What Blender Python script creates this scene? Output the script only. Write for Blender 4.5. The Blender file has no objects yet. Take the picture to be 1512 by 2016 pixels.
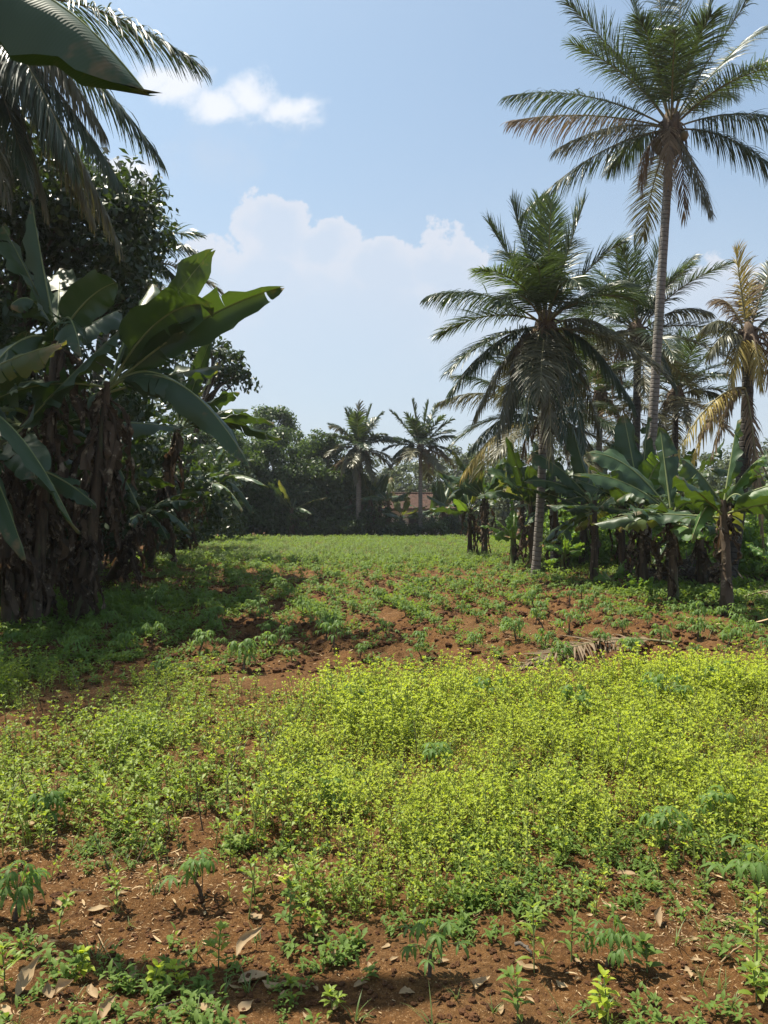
import bpy, math, random
import numpy as np
from mathutils import Vector

SC = bpy.context.scene
COL = SC.collection
PI = math.pi
R = math.radians
CAM_H = 1.6
F = 1500.0            # focal length in pixels of the 1512 px wide picture

# ------------------------------------------------------------------ camera, sky, sun, exposure
cam_data = bpy.data.cameras.new('camera')
cam = bpy.data.objects.new('camera', cam_data)
COL.objects.link(cam)
cam.location = (0, 0, CAM_H)
cam.rotation_euler = (R(90), 0, 0)
cam_data.sensor_fit = 'HORIZONTAL'
cam_data.sensor_width = 36.0
cam_data.lens = 36.0 * F / 1512.0
cam_data.clip_start = 0.05
cam_data.clip_end = 3000
SC.camera = cam

SUN_EL = 65.0
SUN_AZ = -58.0        # from +Y (view direction), negative = to the left
sun_dir = Vector((math.sin(R(SUN_AZ)) * math.cos(R(SUN_EL)), math.cos(R(SUN_AZ)) * math.cos(R(SUN_EL)), math.sin(R(SUN_EL))))
sl = bpy.data.lights.new('sun', 'SUN')
sl.energy = 5.0
sl.angle = R(0.6)
sl.color = (1.0, 0.93, 0.78)
so = bpy.data.objects.new('sun', sl)
COL.objects.link(so)
so.rotation_euler = sun_dir.to_track_quat('Z', 'Y').to_euler()

SC.view_settings.view_transform = 'Standard'
SC.view_settings.look = 'None'
SC.view_settings.exposure = 0.9
SC.view_settings.gamma = 1.0

world = bpy.data.worlds.new("World")
SC.world = world
world.use_nodes = True


class NG:
    """small helper round a node tree"""
    def __init__(s, nt):
        s.nt = nt
        s.nt.nodes.clear()

    def n(s, t, **kw):
        nd = s.nt.nodes.new(t)
        for k, v in kw.items():
            setattr(nd, k, v)
        return nd

    def l(s, a, b):
        s.nt.links.new(a, b)

    def put(s, sock, v):
        if isinstance(v, bpy.types.NodeSocket):
            s.nt.links.new(v, sock)
        elif v is not None:
            sock.default_value = v

    def m(s, op, a, b=None, c=None, clamp=False):
        nd = s.n('ShaderNodeMath', operation=op)
        nd.use_clamp = clamp
        s.put(nd.inputs[0], a)
        s.put(nd.inputs[1], b)
        s.put(nd.inputs[2], c)
        return nd.outputs[0]

    def rng(s, v, a, b, c=0.0, d=1.0, smooth=False):
        nd = s.n('ShaderNodeMapRange')
        nd.interpolation_type = 'SMOOTHSTEP' if smooth else 'LINEAR'
        s.put(nd.inputs[0], v)
        for i, x in enumerate((a, b, c, d)):
            s.put(nd.inputs[i + 1], x)
        return nd.outputs[0]

    def mix(s, f, a, b, blend='MIX'):
        nd = s.n('ShaderNodeMix', data_type='RGBA', blend_type=blend)
        s.put(nd.inputs[0], f)
        s.put(nd.inputs[6], a if isinstance(a, bpy.types.NodeSocket) else tuple(a) + (1,))
        s.put(nd.inputs[7], b if isinstance(b, bpy.types.NodeSocket) else tuple(b) + (1,))
        return nd.outputs[2]

    def noise(s, vec, scale, detail=3, rough=0.55, dist=0.0, dim='3D'):
        nd = s.n('ShaderNodeTexNoise', noise_dimensions=dim)
        if vec is not None:
            s.l(vec, nd.inputs['Vector'])
        nd.inputs['Scale'].default_value = scale
        nd.inputs['Detail'].default_value = detail
        nd.inputs['Roughness'].default_value = rough
        nd.inputs['Distortion'].default_value = dist
        return nd.outputs['Fac']


def sky_world():
    g = NG(world.node_tree)
    out = g.n('ShaderNodeOutputWorld')
    bg = g.n('ShaderNodeBackground')
    sky = g.n('ShaderNodeTexSky', sky_type='NISHITA')
    sky.sun_disc = False
    sky.sun_elevation = R(SUN_EL)
    sky.sun_rotation = R(SUN_AZ)
    sky.air_density = 1.0
    sky.dust_density = 2.2
    sky.ozone_density = 0.9
    sky.altitude = 50
    tc = g.n('ShaderNodeTexCoord')
    sep = g.n('ShaderNodeSeparateXYZ')
    g.l(tc.outputs['Generated'], sep.inputs[0])
    x, y, z = sep.outputs
    yy = g.m('MAXIMUM', g.m('ABSOLUTE', y), 0.08)
    u = g.m('DIVIDE', x, yy)
    v = g.m('DIVIDE', z, yy)
    # the clouds drift over the field as heaps low over the horizon and one torn wisp higher up
    cmb = g.n('ShaderNodeCombineXYZ')
    g.l(u, cmb.inputs[0]); g.l(v, cmb.inputs[1])
    n1 = g.noise(cmb.outputs[0], 11.0, 8, 0.62, 0.2)
    n2 = g.noise(cmb.outputs[0], 2.6, 4, 0.55)
    nn = g.m('MULTIPLY', g.m('SUBTRACT', n1, 0.5), 5.0)
    wn = g.n('ShaderNodeTexNoise'); wn.inputs['Scale'].default_value = 14.0; wn.inputs['Detail'].default_value = 7; wn.inputs['Roughness'].default_value = 0.6
    g.l(cmb.outputs[0], wn.inputs['Vector'])
    ws = g.n('ShaderNodeSeparateColor'); g.l(wn.outputs['Color'], ws.inputs[0])
    u0 = u
    u = g.m('ADD', u, g.m('MULTIPLY', g.m('SUBTRACT', ws.outputs[0], 0.5), 0.085))
    v0 = v
    u1 = g.m('ADD', u0, g.m('MULTIPLY', g.m('SUBTRACT', ws.outputs[2], 0.5), 0.05))
    v1 = g.m('ADD', v, g.m('MULTIPLY', g.m('SUBTRACT', ws.outputs[0], 0.5), 0.07))
    v = g.m('ADD', v, g.m('MULTIPLY', g.m('SUBTRACT', ws.outputs[1], 0.5), 0.085))

    def uv(px, py):
        return (px - 756) / F, (1008 - py) / F

    def blobs(lst, k, u=u, v=v):
        cur = None
        for (px, py, rx, ry) in lst:
            cu, cv = uv(px, py)
            a = g.m('DIVIDE', g.m('SUBTRACT', u, cu), rx / F)
            b = g.m('DIVIDE', g.m('SUBTRACT', v, cv), ry / F)
            d = g.m('SQRT', g.m('ADD', g.m('MULTIPLY', a, a), g.m('MULTIPLY', b, b)))
            w = g.m('SUBTRACT', 1.0, d)
            cur = w if cur is None else g.m('MAXIMUM', cur, w)
        return g.m('ADD', cur, g.m('MULTIPLY', nn, k))

    wisp = blobs([(318, 150, 78, 56), (350, 178, 84, 60), (425, 205, 80, 44), (500, 200, 84, 58), (560, 218, 80, 42), (605, 220, 60, 46), (245, 345, 70, 50)], 0.5, u1, v1)
    wd = g.rng(wisp, 0.0, 0.9, smooth=True)
    heap = blobs([(545, 450, 92, 76), (630, 480, 80, 60), (500, 560, 160, 80), (760, 545, 130, 84), (862, 530, 110, 80),
                  (420, 570, 120, 90), (930, 600, 110, 80), (660, 640, 330, 170), (1430, 600, 170, 90), (1500, 590, 120, 90),
                  (1280, 640, 200, 90), (245, 400, 70, 90)], 0.34)
    hd = g.rng(heap, 0.0, 0.16, smooth=True)
    core = g.m('MULTIPLY', g.rng(v0, 0.14, 0.36, 0.0, 1.0, smooth=True), g.rng(heap, 0.12, 0.7, 1.0, 0.6, smooth=True))      # the heaps thin out into haze under their lit rims
    hd = g.m('MULTIPLY', hd, core)
    veil = g.m('MULTIPLY', blobs([(450, 330, 360, 260), (640, 620, 620, 330)], 0.25), 0.55)
    veil = g.m('MAXIMUM', veil, 0.0)
    low = g.rng(v0, 0.0, 0.60, 0.85, 0.28, smooth=True)
    low = g.m('MULTIPLY', low, g.rng(n2, 0.2, 0.8, 0.85, 1.1))
    veil = g.m('MAXIMUM', veil, low, clamp=True)
    col = g.mix(1.0, sky.outputs[0], (0.92, 1.10, 1.08), 'MULTIPLY')
    col = g.mix(veil, col, VEIL)
    col = g.mix(g.m('MULTIPLY', hd, 0.72), col, CLOUD)
    col = g.mix(g.m('MULTIPLY', wd, 0.85), col, WISP)
    g.l(col, bg.inputs['Color'])
    bg.inputs['Strength'].default_value = SKY_STR
    g.l(bg.outputs[0], out.inputs['Surface'])


SKY_STR = 0.088
VEIL = (3.95, 4.35, 5.0)
CLOUD = (5.0, 5.1, 5.5)
WISP = (6.0, 6.1, 6.4)
sky_world()

SC.cycles.max_bounces = 8
SC.cycles.diffuse_bounces = 3
SC.cycles.glossy_bounces = 2
SC.cycles.transmission_bounces = 4
SC.cycles.transparent_max_bounces = 8
SC.cycles.volume_bounces = 0


# ------------------------------------------------------------------ helpers
def at(px, py, Y):
    """point at depth Y that the photograph shows at pixel (px, py)"""
    return np.array(((px - 756) / F * Y, Y, CAM_H - (py - 1008) / F * Y))


def nrm(a):
    return a / np.maximum(np.linalg.norm(a, axis=-1, keepdims=True), 1e-9)


def _hash(ix, iy, seed):
    h = (ix.astype(np.int64) * 374761393 + iy.astype(np.int64) * 668265263 + seed * 982451653) & 0xFFFFFFFF
    h = ((h ^ (h >> 13)) * 1274126177) & 0xFFFFFFFF
    h = (h ^ (h >> 16)) & 0xFFFFFFFF
    return h / 4294967295.0


def vnoise(x, y, seed=0):
    x = np.asarray(x, float); y = np.asarray(y, float)
    ix = np.floor(x); iy = np.floor(y)
    fx = x - ix; fy = y - iy
    fx = fx * fx * (3 - 2 * fx); fy = fy * fy * (3 - 2 * fy)
    a = _hash(ix, iy, seed); b = _hash(ix + 1, iy, seed)
    c = _hash(ix, iy + 1, seed); d = _hash(ix + 1, iy + 1, seed)
    return (a * (1 - fx) + b * fx) * (1 - fy) + (c * (1 - fx) + d * fx) * fy


def fbm(x, y, oct=4, seed=0, gain=0.5):
    s = 0; a = 1; t = 0
    for i in range(oct):
        s = s + a * (vnoise(np.asarray(x) * 2 ** i, np.asarray(y) * 2 ** i, seed + 17 * i) - 0.5)
        t += a; a *= gain
    return s / t * 2


def sstep(x, a, b):
    t = np.clip((np.asarray(x, float) - a) / (b - a), 0, 1)
    return t * t * (3 - 2 * t)


ROW_A = R(14)
def H(x, y):
    """height of the ground"""
    x = np.asarray(x, float); y = np.asarray(y, float)
    q = x * math.cos(ROW_A) + y * math.sin(ROW_A)
    field = sstep(y, 7.4, 8.6) * (1 - sstep(y, 45, 50))
    h = 0.05 * fbm(x * 0.5, y * 0.5, 3, 3) + 0.05 * fbm(x * 2.2, y * 2.2, 3, 9)
    tilled = np.clip(0.55 + 1.1 * fbm(x * 0.7, y * 0.7, 2, 23), 0.15, 1)
    cl = np.abs(fbm(x * 7, y * 7, 3, 31))
    near = 1 - sstep(y, 14, 26)
    h = h + near * tilled * (0.075 + 0.06 * field) * (0.4 - cl) + near * tilled * 0.026 * fbm(x * 26, y * 26, 3, 37)
    h = h + field * 0.045 * (1 - 0.7 * sstep(y, 14, 26)) * np.sin(q / 0.72 * 2 * PI)
    h = h - 1.1 * sstep(y, 50, 60)
    h = h + 0.15 * sstep(y, 60, 200) * 2
    return h


class Geo:
    def __init__(s):
        s.v = []; s.q = []; s.t = []; s.qm = []; s.tm = []; s.lt = []; s.n = 0

    def add(s, v, f, mat=0, lt=None):
        v = np.asarray(v, float).reshape(-1, 3)
        f = np.asarray(f, dtype=np.int64)
        if lt is None:
            lt = np.zeros((len(v), 3))
        s.v.append(v); s.lt.append(np.asarray(lt, float).reshape(-1, 3))
        f = f + s.n
        if f.shape[1] == 4:
            s.q.append(f); s.qm.append(np.full(len(f), mat) if np.isscalar(mat) else mat)
        else:
            s.t.append(f); s.tm.append(np.full(len(f), mat) if np.isscalar(mat) else mat)
        s.n += len(v)

    def arrays(s):
        v = np.concatenate(s.v); lt = np.concatenate(s.lt)
        q = np.concatenate(s.q) if s.q else np.zeros((0, 4), int)
        t = np.concatenate(s.t) if s.t else np.zeros((0, 3), int)
        qm = np.concatenate(s.qm) if s.q else np.zeros(0, int)
        tm = np.concatenate(s.tm) if s.t else np.zeros(0, int)
        return v, lt, q, t, qm, tm

    def scatter(s, tmpl, pos, rotz, scale, tilt=None, rnd=None):
        """copies of the Geo tmpl merged into this one (for stuff)"""
        if len(pos) == 0:
            return
        v, lt, q, t, qm, tm = tmpl.arrays()
        n = len(pos); k = len(v)
        scale = np.asarray(scale, float)
        if scale.ndim == 1:
            scale = np.stack([scale] * 3, 1)
        V = v[None] * scale[:, None, :]
        if tilt is not None:
            V = V.copy()
            V[:, :, 0] += V[:, :, 2] * tilt[:, 0:1]
            V[:, :, 1] += V[:, :, 2] * tilt[:, 1:2]
        c = np.cos(rotz)[:, None]; sn = np.sin(rotz)[:, None]
        W = np.empty_like(V)
        W[:, :, 0] = V[:, :, 0] * c - V[:, :, 1] * sn
        W[:, :, 1] = V[:, :, 0] * sn + V[:, :, 1] * c
        W[:, :, 2] = V[:, :, 2]
        W += np.asarray(pos)[:, None, :]
        LT = np.repeat(lt[None], n, 0)
        if rnd is not None:
            LT = LT.copy(); LT[:, :, 2] = LT[:, :, 2] * 0.4 + 0.6 * rnd[:, None]
        off = (np.arange(n) * k)[:, None, None] + s.n
        s.v.append(W.reshape(-1, 3)); s.lt.append(LT.reshape(-1, 3))
        if len(q):
            s.q.append((q[None] + off).reshape(-1, 4)); s.qm.append(np.tile(qm, n))
        if len(t):
            s.t.append((t[None] + off).reshape(-1, 3)); s.tm.append(np.tile(tm, n))
        s.n += n * k

    def mesh(s, name, mats, origin=(0, 0, 0), smooth=True):
        v, lt, q, t, qm, tm = s.arrays()
        v = v - np.asarray(origin, float)
        me = bpy.data.meshes.new(name)
        me.vertices.add(len(v))
        me.vertices.foreach_set('co', v.astype(np.float32).ravel())
        nl = q.size + t.size
        me.loops.add(nl)
        me.loops.foreach_set('vertex_index', np.concatenate([q.ravel(), t.ravel()]).astype(np.int32))
        me.polygons.add(len(q) + len(t))
        st = np.concatenate([np.arange(len(q)) * 4, q.size + np.arange(len(t)) * 3])
        me.polygons.foreach_set('loop_start', st.astype(np.int32))
        me.polygons.foreach_set('material_index', np.concatenate([qm, tm]).astype(np.int32))
        me.polygons.foreach_set('use_smooth', np.full(len(q) + len(t), smooth))
        a = me.attributes.new('lt', 'FLOAT_VECTOR', 'POINT')
        a.data.foreach_set('vector', lt.astype(np.float32).ravel())
        for m in (mats if isinstance(mats, (list, tuple)) else [mats]):
            me.materials.append(m)
        me.update(calc_edges=True)
        return me


def tag(o, label=None, cat=None, group=None, kind=None):
    if label: o['label'] = label
    if cat: o['category'] = cat
    if group: o['group'] = group
    if kind: o['kind'] = kind
    return o


def obj(name, geo, mats, parent=None, origin=(0, 0, 0), smooth=True, loc=None):
    """links the geometry as ONE mesh object; origin = its base point in the world"""
    me = geo.mesh(name, mats, origin, smooth) if isinstance(geo, Geo) else geo
    o = bpy.data.objects.new(name, me)
    COL.objects.link(o)
    if parent is not None:
        o.parent = parent
        pl = np.array(parent.location)
        g = parent.parent
        while g is not None:
            pl = pl + np.array(g.location); g = g.parent
        o.location = tuple((np.asarray(origin) if loc is None else np.asarray(loc)) - pl)
    else:
        o.location = tuple(origin if loc is None else loc)
    return o


def thing(name, loc, label, cat, group=None):
    o = bpy.data.objects.new(name, None)
    COL.objects.link(o)
    o.location = tuple(loc)
    o.empty_display_size = 0.2
    return tag(o, label, cat, group)


def copy_tree(o, loc, rz=0, label=None, scale=1.0):
    c = o.copy(); COL.objects.link(c)
    c.location = tuple(loc); c.rotation_euler = (0, 0, rz); c.scale = (scale,) * 3
    if label: c['label'] = label
    for ch in list(o.children):
        d = ch.copy(); COL.objects.link(d); d.parent = c
        for gg in ch.children:
            e = gg.copy(); COL.objects.link(e); e.parent = d
    return c


def bez(P0, Pc, P2, t):
    t = np.asarray(t)[:, None]
    return (1 - t) ** 2 * P0 + 2 * t * (1 - t) * Pc + t ** 2 * P2


def tube(g, pts, rad, n=8, mat=0, cap=True, lump=0.0, rs=None):
    pts = np.asarray(pts, float); rad = np.broadcast_to(np.asarray(rad, float), (len(pts),)).copy()
    T = nrm(np.gradient(pts, axis=0))
    ref = np.array((0, 1.0, 0)) if abs(T[:, 1]).mean() < 0.8 else np.array((1.0, 0, 0))
    S = nrm(np.cross(T, ref)); U = np.cross(T, S)
    a = np.arange(n) / n * 2 * PI
    rr = rad[:, None] * np.ones(n)
    if lump and rs is not None:
        rr = rr * (1 + lump * rs.uniform(-1, 1, rr.shape))
    v = pts[:, None] + rr[..., None] * (np.cos(a)[None, :, None] * S[:, None] + np.sin(a)[None, :, None] * U[:, None])
    m = len(pts)
    i = np.arange(m - 1)[:, None] * n; j = np.arange(n)[None]; j2 = (j + 1) % n
    f = np.stack([i + j, i + j2, i + n + j2, i + n + j], -1).reshape(-1, 4)
    s = np.concatenate([[0], np.cumsum(np.linalg.norm(np.diff(pts, axis=0), axis=1))])
    lt = np.zeros((m, n, 3)); lt[..., 0] = a / (2 * PI); lt[..., 1] = s[:, None]
    V = v.reshape(-1, 3); LT = lt.reshape(-1, 3)
    g.add(V, f, mat, LT)
    if cap:
        for k in (0, m - 1):
            c = pts[k]
            vv = np.concatenate([v[k], c[None]])
            jj = np.arange(n)
            ff = np.stack([jj, (jj + 1) % n, np.full(n, n)], 1)
            if k == 0: ff = ff[:, ::-1]
            g.add(vv, ff, mat, np.tile([0, s[k], 0], (n + 1, 1)))


def leaf_rows(L, W, nseg=3, fold=0.25, droop=0.5, up=0.6, base_w=0.12, tipw=0.06, peak=0.75, cup=0.0):
    """a folded leaf along +X from the origin, tip bending down; returns verts, faces, lt"""
    t = np.linspace(0, 1, nseg + 1)
    ang = up - droop * 1.6 * t
    dx = np.cos(ang) * L / nseg; dz = np.sin(ang) * L / nseg
    x = np.concatenate([[0], np.cumsum(dx[:-1])]); z = np.concatenate([[0], np.cumsum(dz[:-1])])
    w = W * 0.5 * (np.sin(PI * t ** peak))
    w = np.maximum(w, W * 0.5 * np.where(t < 0.5, base_w, tipw))
    v = np.zeros((nseg + 1, 3, 3))
    v[:, 0] = np.stack([x, w, z + fold * w], 1)
    v[:, 1] = np.stack([x, 0 * w, z], 1)
    v[:, 2] = np.stack([x, -w, z + fold * w], 1)
    f = []
    for i in range(nseg):
        for j in range(2):
            a = i * 3 + j
            f.append((a, a + 3, a + 4, a + 1))
    lt = np.zeros((nseg + 1, 3, 3)); lt[:, 0, 0] = 1; lt[:, 2, 0] = -1; lt[..., 1] = t[:, None]
    return v.reshape(-1, 3), np.array(f), lt.reshape(-1, 3)


def rotz(v, a):
    c, s = math.cos(a), math.sin(a)
    return np.stack([v[:, 0] * c - v[:, 1] * s, v[:, 0] * s + v[:, 1] * c, v[:, 2]], 1)


def roty(v, a):
    c, s = math.cos(a), math.sin(a)
    return np.stack([v[:, 0] * c + v[:, 2] * s, v[:, 1], -v[:, 0] * s + v[:, 2] * c], 1)


# ------------------------------------------------------------------ materials
def new_mat(name):
    m = bpy.data.materials.new(name)
    m.use_nodes = True
    g = NG(m.node_tree)
    out = g.n('ShaderNodeOutputMaterial')
    return m, g, out


def attr(g):
    a = g.n('ShaderNodeAttribute'); a.attribute_name = 'lt'
    s = g.n('ShaderNodeSeparateXYZ'); g.l(a.outputs['Vector'], s.inputs[0])
    return s.outputs


def leaf_mat(name, c1, c2, trans, tw=0.35, rough=0.45, spec=0.5, nscale=3.0, brown=None, brown_at=(0.8, 1.05), dry=None, veins=False, dryamt=(0.62, 0.75)):
    m, g, out = new_mat(name)
    U, Vv, Rn = attr(g)
    tc = g.n('ShaderNodeTexCoord')
    inf = g.n('ShaderNodeObjectInfo')
    n = g.noise(tc.outputs['Object'], nscale, 3, 0.6)
    f = g.m('ADD', g.m('MULTIPLY', g.rng(n, 0.3, 0.7), 0.45), g.m('MULTIPLY', g.m('ADD', Rn, g.m('MULTIPLY', inf.outputs['Random'], 0.5)), 0.45), clamp=True)
    col = g.mix(f, c1, c2)
    if dry:
        pf = g.rng(g.noise(tc.outputs['Object'], nscale * 0.7, 4, 0.7), dryamt[0], dryamt[1])
        col = g.mix(pf, col, dry)
    if brown:
        n2 = g.noise(tc.outputs['Object'], 9.0, 2)
        e = g.m('ADD', Vv, g.m('MULTIPLY', g.m('SUBTRACT', n2, 0.5), 0.5))
        col = g.mix(g.rng(e, brown_at[0], brown_at[1]), col, brown)
    p = g.n('ShaderNodeBsdfPrincipled')
    g.l(col, p.inputs['Base Color'])
    p.inputs['Roughness'].default_value = rough
    p.inputs['Specular IOR Level'].default_value = spec
    tr = g.n('ShaderNodeBsdfTranslucent')
    g.l(g.mix(0.75, col, trans, 'MIX'), tr.inputs['Color'])
    if veins:
        w = g.m('SINE', g.m('MULTIPLY', g.m('ADD', Vv, g.m('MULTIPLY', g.m('ABSOLUTE', U), 0.035)), 900.0))
        w2 = g.m('ADD', w, g.m('MULTIPLY', g.noise(tc.outputs['Object'], 14, 3), 2.2))
        b = g.n('ShaderNodeBump'); b.inputs['Strength'].default_value = 0.10; b.inputs['Distance'].default_value = 0.003
        g.l(w2, b.inputs['Height']); g.l(b.outputs[0], p.inputs['Normal'])
        rim = g.rng(g.m('ABSOLUTE', U), 0.0, 0.05, 1.0, 0.0)
        col2 = g.mix(g.m('MULTIPLY', rim, 0.6), col, (0.18, 0.22, 0.06))
        g.l(col2, p.inputs['Base Color'])
    mx = g.n('ShaderNodeMixShader'); mx.inputs[0].default_value = tw
    g.l(p.outputs[0], mx.inputs[1]); g.l(tr.outputs[0], mx.inputs[2])
    g.l(mx.outputs[0], out.inputs['Surface'])
    return m


def plain_mat(name, c1, c2, rough=0.8, nscale=6.0, bump=0.4, dist=0.02, spec=0.3, stretch=(1, 1, 1), c3=None, detail=5):
    m, g, out = new_mat(name)
    tc = g.n('ShaderNodeTexCoord')
    mp = g.n('ShaderNodeMapping'); g.l(tc.outputs['Object'], mp.inputs[0]); mp.inputs['Scale'].default_value = stretch
    n = g.noise(mp.outputs[0], nscale, detail, 0.65)
    col = g.mix(g.rng(n, 0.3, 0.7), c1, c2)
    if c3:
        n3 = g.noise(mp.outputs[0], nscale * 0.35, 3, 0.6)
        col = g.mix(g.rng(n3, 0.52, 0.66), col, c3)
    p = g.n('ShaderNodeBsdfPrincipled')
    g.l(col, p.inputs['Base Color'])
    p.inputs['Roughness'].default_value = rough
    p.inputs['Specular IOR Level'].default_value = spec
    if bump:
        b = g.n('ShaderNodeBump'); b.inputs['Strength'].default_value = bump; b.inputs['Distance'].default_value = dist
        g.l(n, b.inputs['Height']); g.l(b.outputs[0], p.inputs['Normal'])
    g.l(p.outputs[0], out.inputs['Surface'])
    return m


def trunk_mat(name, c1, c2, ring=9.0):
    m, g, out = new_mat(name)
    U, Vv, Rn = attr(g)
    tc = g.n('ShaderNodeTexCoord')
    n = g.noise(tc.outputs['Object'], 7, 5, 0.65)
    w = g.m('SINE', g.m('ADD', g.m('MULTIPLY', Vv, ring * 2 * PI), g.m('MULTIPLY', n, 3.0)))
    groove = g.rng(w, 0.55, 1.0)
    big = g.noise(tc.outputs['Object'], 1.3, 3)
    col = g.mix(g.rng(n, 0.3, 0.7), c1, c2)
    col = g.mix(g.m('MULTIPLY', groove, 0.55), col, tuple(x * 0.35 for x in c1))
    col = g.mix(g.rng(big, 0.5, 0.7, 0, 0.6), col, (0.10, 0.115, 0.085))
    p = g.n('ShaderNodeBsdfPrincipled')
    g.l(col, p.inputs['Base Color']); p.inputs['Roughness'].default_value = 0.85
    b = g.n('ShaderNodeBump'); b.inputs['Strength'].default_value = 0.7; b.inputs['Distance'].default_value = 0.03
    g.l(g.m('ADD', g.m('MULTIPLY', groove, -1.0), g.m('MULTIPLY', n, 0.8)), b.inputs['Height'])
    g.l(b.outputs[0], p.inputs['Normal'])
    g.l(p.outputs[0], out.inputs['Surface'])
    return m


M = {}
M['banana'] = leaf_mat('banana_leaf', (0.024, 0.052, 0.022), (0.042, 0.078, 0.030), (0.14, 0.23, 0.012), 0.20, 0.44, 0.42, 2.2, brown=(0.20, 0.13, 0.06), brown_at=(0.93, 1.08), dry=(0.11, 0.085, 0.03), dryamt=(0.66, 0.74), veins=True)
M['banana_fresh'] = leaf_mat('fresh_banana_leaf', (0.04, 0.095, 0.022), (0.07, 0.14, 0.03), (0.24, 0.38, 0.02), 0.30, 0.44, 0.4, 2.0, brown=(0.22, 0.14, 0.06), brown_at=(0.93, 1.08), veins=True)
M['banana_young'] = leaf_mat('young_banana_leaf', (0.07, 0.15, 0.025), (0.10, 0.20, 0.035), (0.30, 0.46, 0.03), 0.35, 0.4, 0.5, 2.0, veins=True)
M['banana_tatty'] = leaf_mat('yellowing_banana_leaf', (0.05, 0.085, 0.025), (0.10, 0.12, 0.03), (0.28, 0.30, 0.03), 0.32, 0.5, 0.4, 2.0, brown=(0.22, 0.14, 0.06), brown_at=(0.75, 1.0), dry=(0.24, 0.16, 0.05), veins=True)
M['midrib'] = plain_mat('leaf_midrib', (0.16, 0.20, 0.07), (0.22, 0.24, 0.10), 0.5, 10, 0.1)
M['dead'] = leaf_mat('dead_banana_leaf', (0.020, 0.014, 0.009), (0.13, 0.088, 0.055), (0.18, 0.10, 0.04), 0.18, 0.7, 0.3, 6.0, dry=(0.40, 0.32, 0.22), dryamt=(0.56, 0.66))
M['stem'] = plain_mat('banana_pseudostem', (0.035, 0.026, 0.016), (0.12, 0.08, 0.048), 0.7, 5, 0.7, 0.03, stretch=(3, 3, 0.5), c3=(0.07, 0.085, 0.03))
M['stem_green'] = plain_mat('green_stem', (0.10, 0.14, 0.04), (0.16, 0.19, 0.07), 0.5, 8, 0.2, 0.01, stretch=(3, 3, 0.5))
M['frond'] = leaf_mat('coconut_frond', (0.020, 0.040, 0.018), (0.046, 0.070, 0.030), (0.12, 0.18, 0.02), 0.20, 0.40, 0.55, 1.5, brown=(0.20, 0.15, 0.09), brown_at=(0.95, 1.3))
M['frond_young'] = leaf_mat('young_coconut_frond', (0.045, 0.085, 0.022), (0.085, 0.13, 0.03), (0.20, 0.28, 0.03), 0.25, 0.38, 0.5, 1.5)
M['frond_old'] = leaf_mat('old_coconut_frond', (0.060, 0.070, 0.038), (0.13, 0.11, 0.055), (0.20, 0.19, 0.05), 0.22, 0.45, 0.5, 1.8, brown=(0.20, 0.15, 0.09), brown_at=(0.85, 1.3), dry=(0.15, 0.12, 0.06))
M['frond_yellow'] = leaf_mat('yellow_coconut_frond', (0.26, 0.20, 0.05), (0.42, 0.33, 0.09), (0.60, 0.45, 0.08), 0.3, 0.5, 0.4, 1.8, brown=(0.32, 0.22, 0.11), brown_at=(0.7, 1.1))
M['frond_dead'] = leaf_mat('dead_coconut_frond', (0.13, 0.095, 0.06), (0.27, 0.20, 0.13), (0.30, 0.20, 0.10), 0.2, 0.75, 0.2, 2.5)
M['rachis'] = plain_mat('frond_rachis', (0.13, 0.12, 0.05), (0.20, 0.17, 0.08), 0.5, 8, 0.1)
M['trunk_palm'] = trunk_mat('palm_bark', (0.14, 0.12, 0.105), (0.26, 0.23, 0.20), 8.5)
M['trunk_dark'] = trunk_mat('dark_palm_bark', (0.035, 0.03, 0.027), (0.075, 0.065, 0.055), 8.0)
M['fibre'] = plain_mat('palm_fibre', (0.05, 0.035, 0.025), (0.15, 0.105, 0.07), 0.9, 14, 0.8, 0.03, stretch=(1, 1, 0.3))
M['coconut'] = plain_mat('coconut_husk', (0.10, 0.085, 0.03), (0.17, 0.12, 0.05), 0.5, 5, 0.2)
M['bark'] = plain_mat('tree_bark', (0.05, 0.04, 0.03), (0.12, 0.10, 0.08), 0.9, 9, 0.9, 0.04, stretch=(1, 1, 0.35))
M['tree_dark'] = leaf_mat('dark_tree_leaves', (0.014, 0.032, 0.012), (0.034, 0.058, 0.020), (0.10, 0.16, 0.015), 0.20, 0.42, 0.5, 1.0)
M['tree_mid'] = leaf_mat('green_tree_leaves', (0.018, 0.042, 0.014), (0.060, 0.10, 0.022), (0.16, 0.26, 0.02), 0.27, 0.5, 0.4, 0.6)
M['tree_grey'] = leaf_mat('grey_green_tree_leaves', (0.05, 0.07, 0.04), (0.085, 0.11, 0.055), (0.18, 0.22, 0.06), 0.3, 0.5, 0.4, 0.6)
M['bush'] = leaf_mat('cassava_bush_leaves', (0.05, 0.10, 0.03), (0.10, 0.19, 0.035), (0.30, 0.46, 0.04), 0.38, 0.5, 0.4, 1.0)
M['cassava'] = leaf_mat('cassava_leaves', (0.065, 0.13, 0.030), (0.14, 0.23, 0.055), (0.34, 0.50, 0.05), 0.42, 0.55, 0.3, 2.0)
M['cassava_far'] = leaf_mat('far_cassava_leaves', (0.05, 0.115, 0.025), (0.17, 0.25, 0.05), (0.32, 0.46, 0.05), 0.36, 0.45, 0.5, 0.6)
M['weed_lime'] = leaf_mat('lime_weed_leaves', (0.22, 0.29, 0.028), (0.39, 0.45, 0.045), (0.68, 0.78, 0.04), 0.45, 0.55, 0.35, 1.1)
M['weed_green'] = leaf_mat('green_weed_leaves', (0.11, 0.18, 0.022), (0.24, 0.31, 0.04), (0.50, 0.62, 0.03), 0.43, 0.5, 0.4, 1.4)
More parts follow.
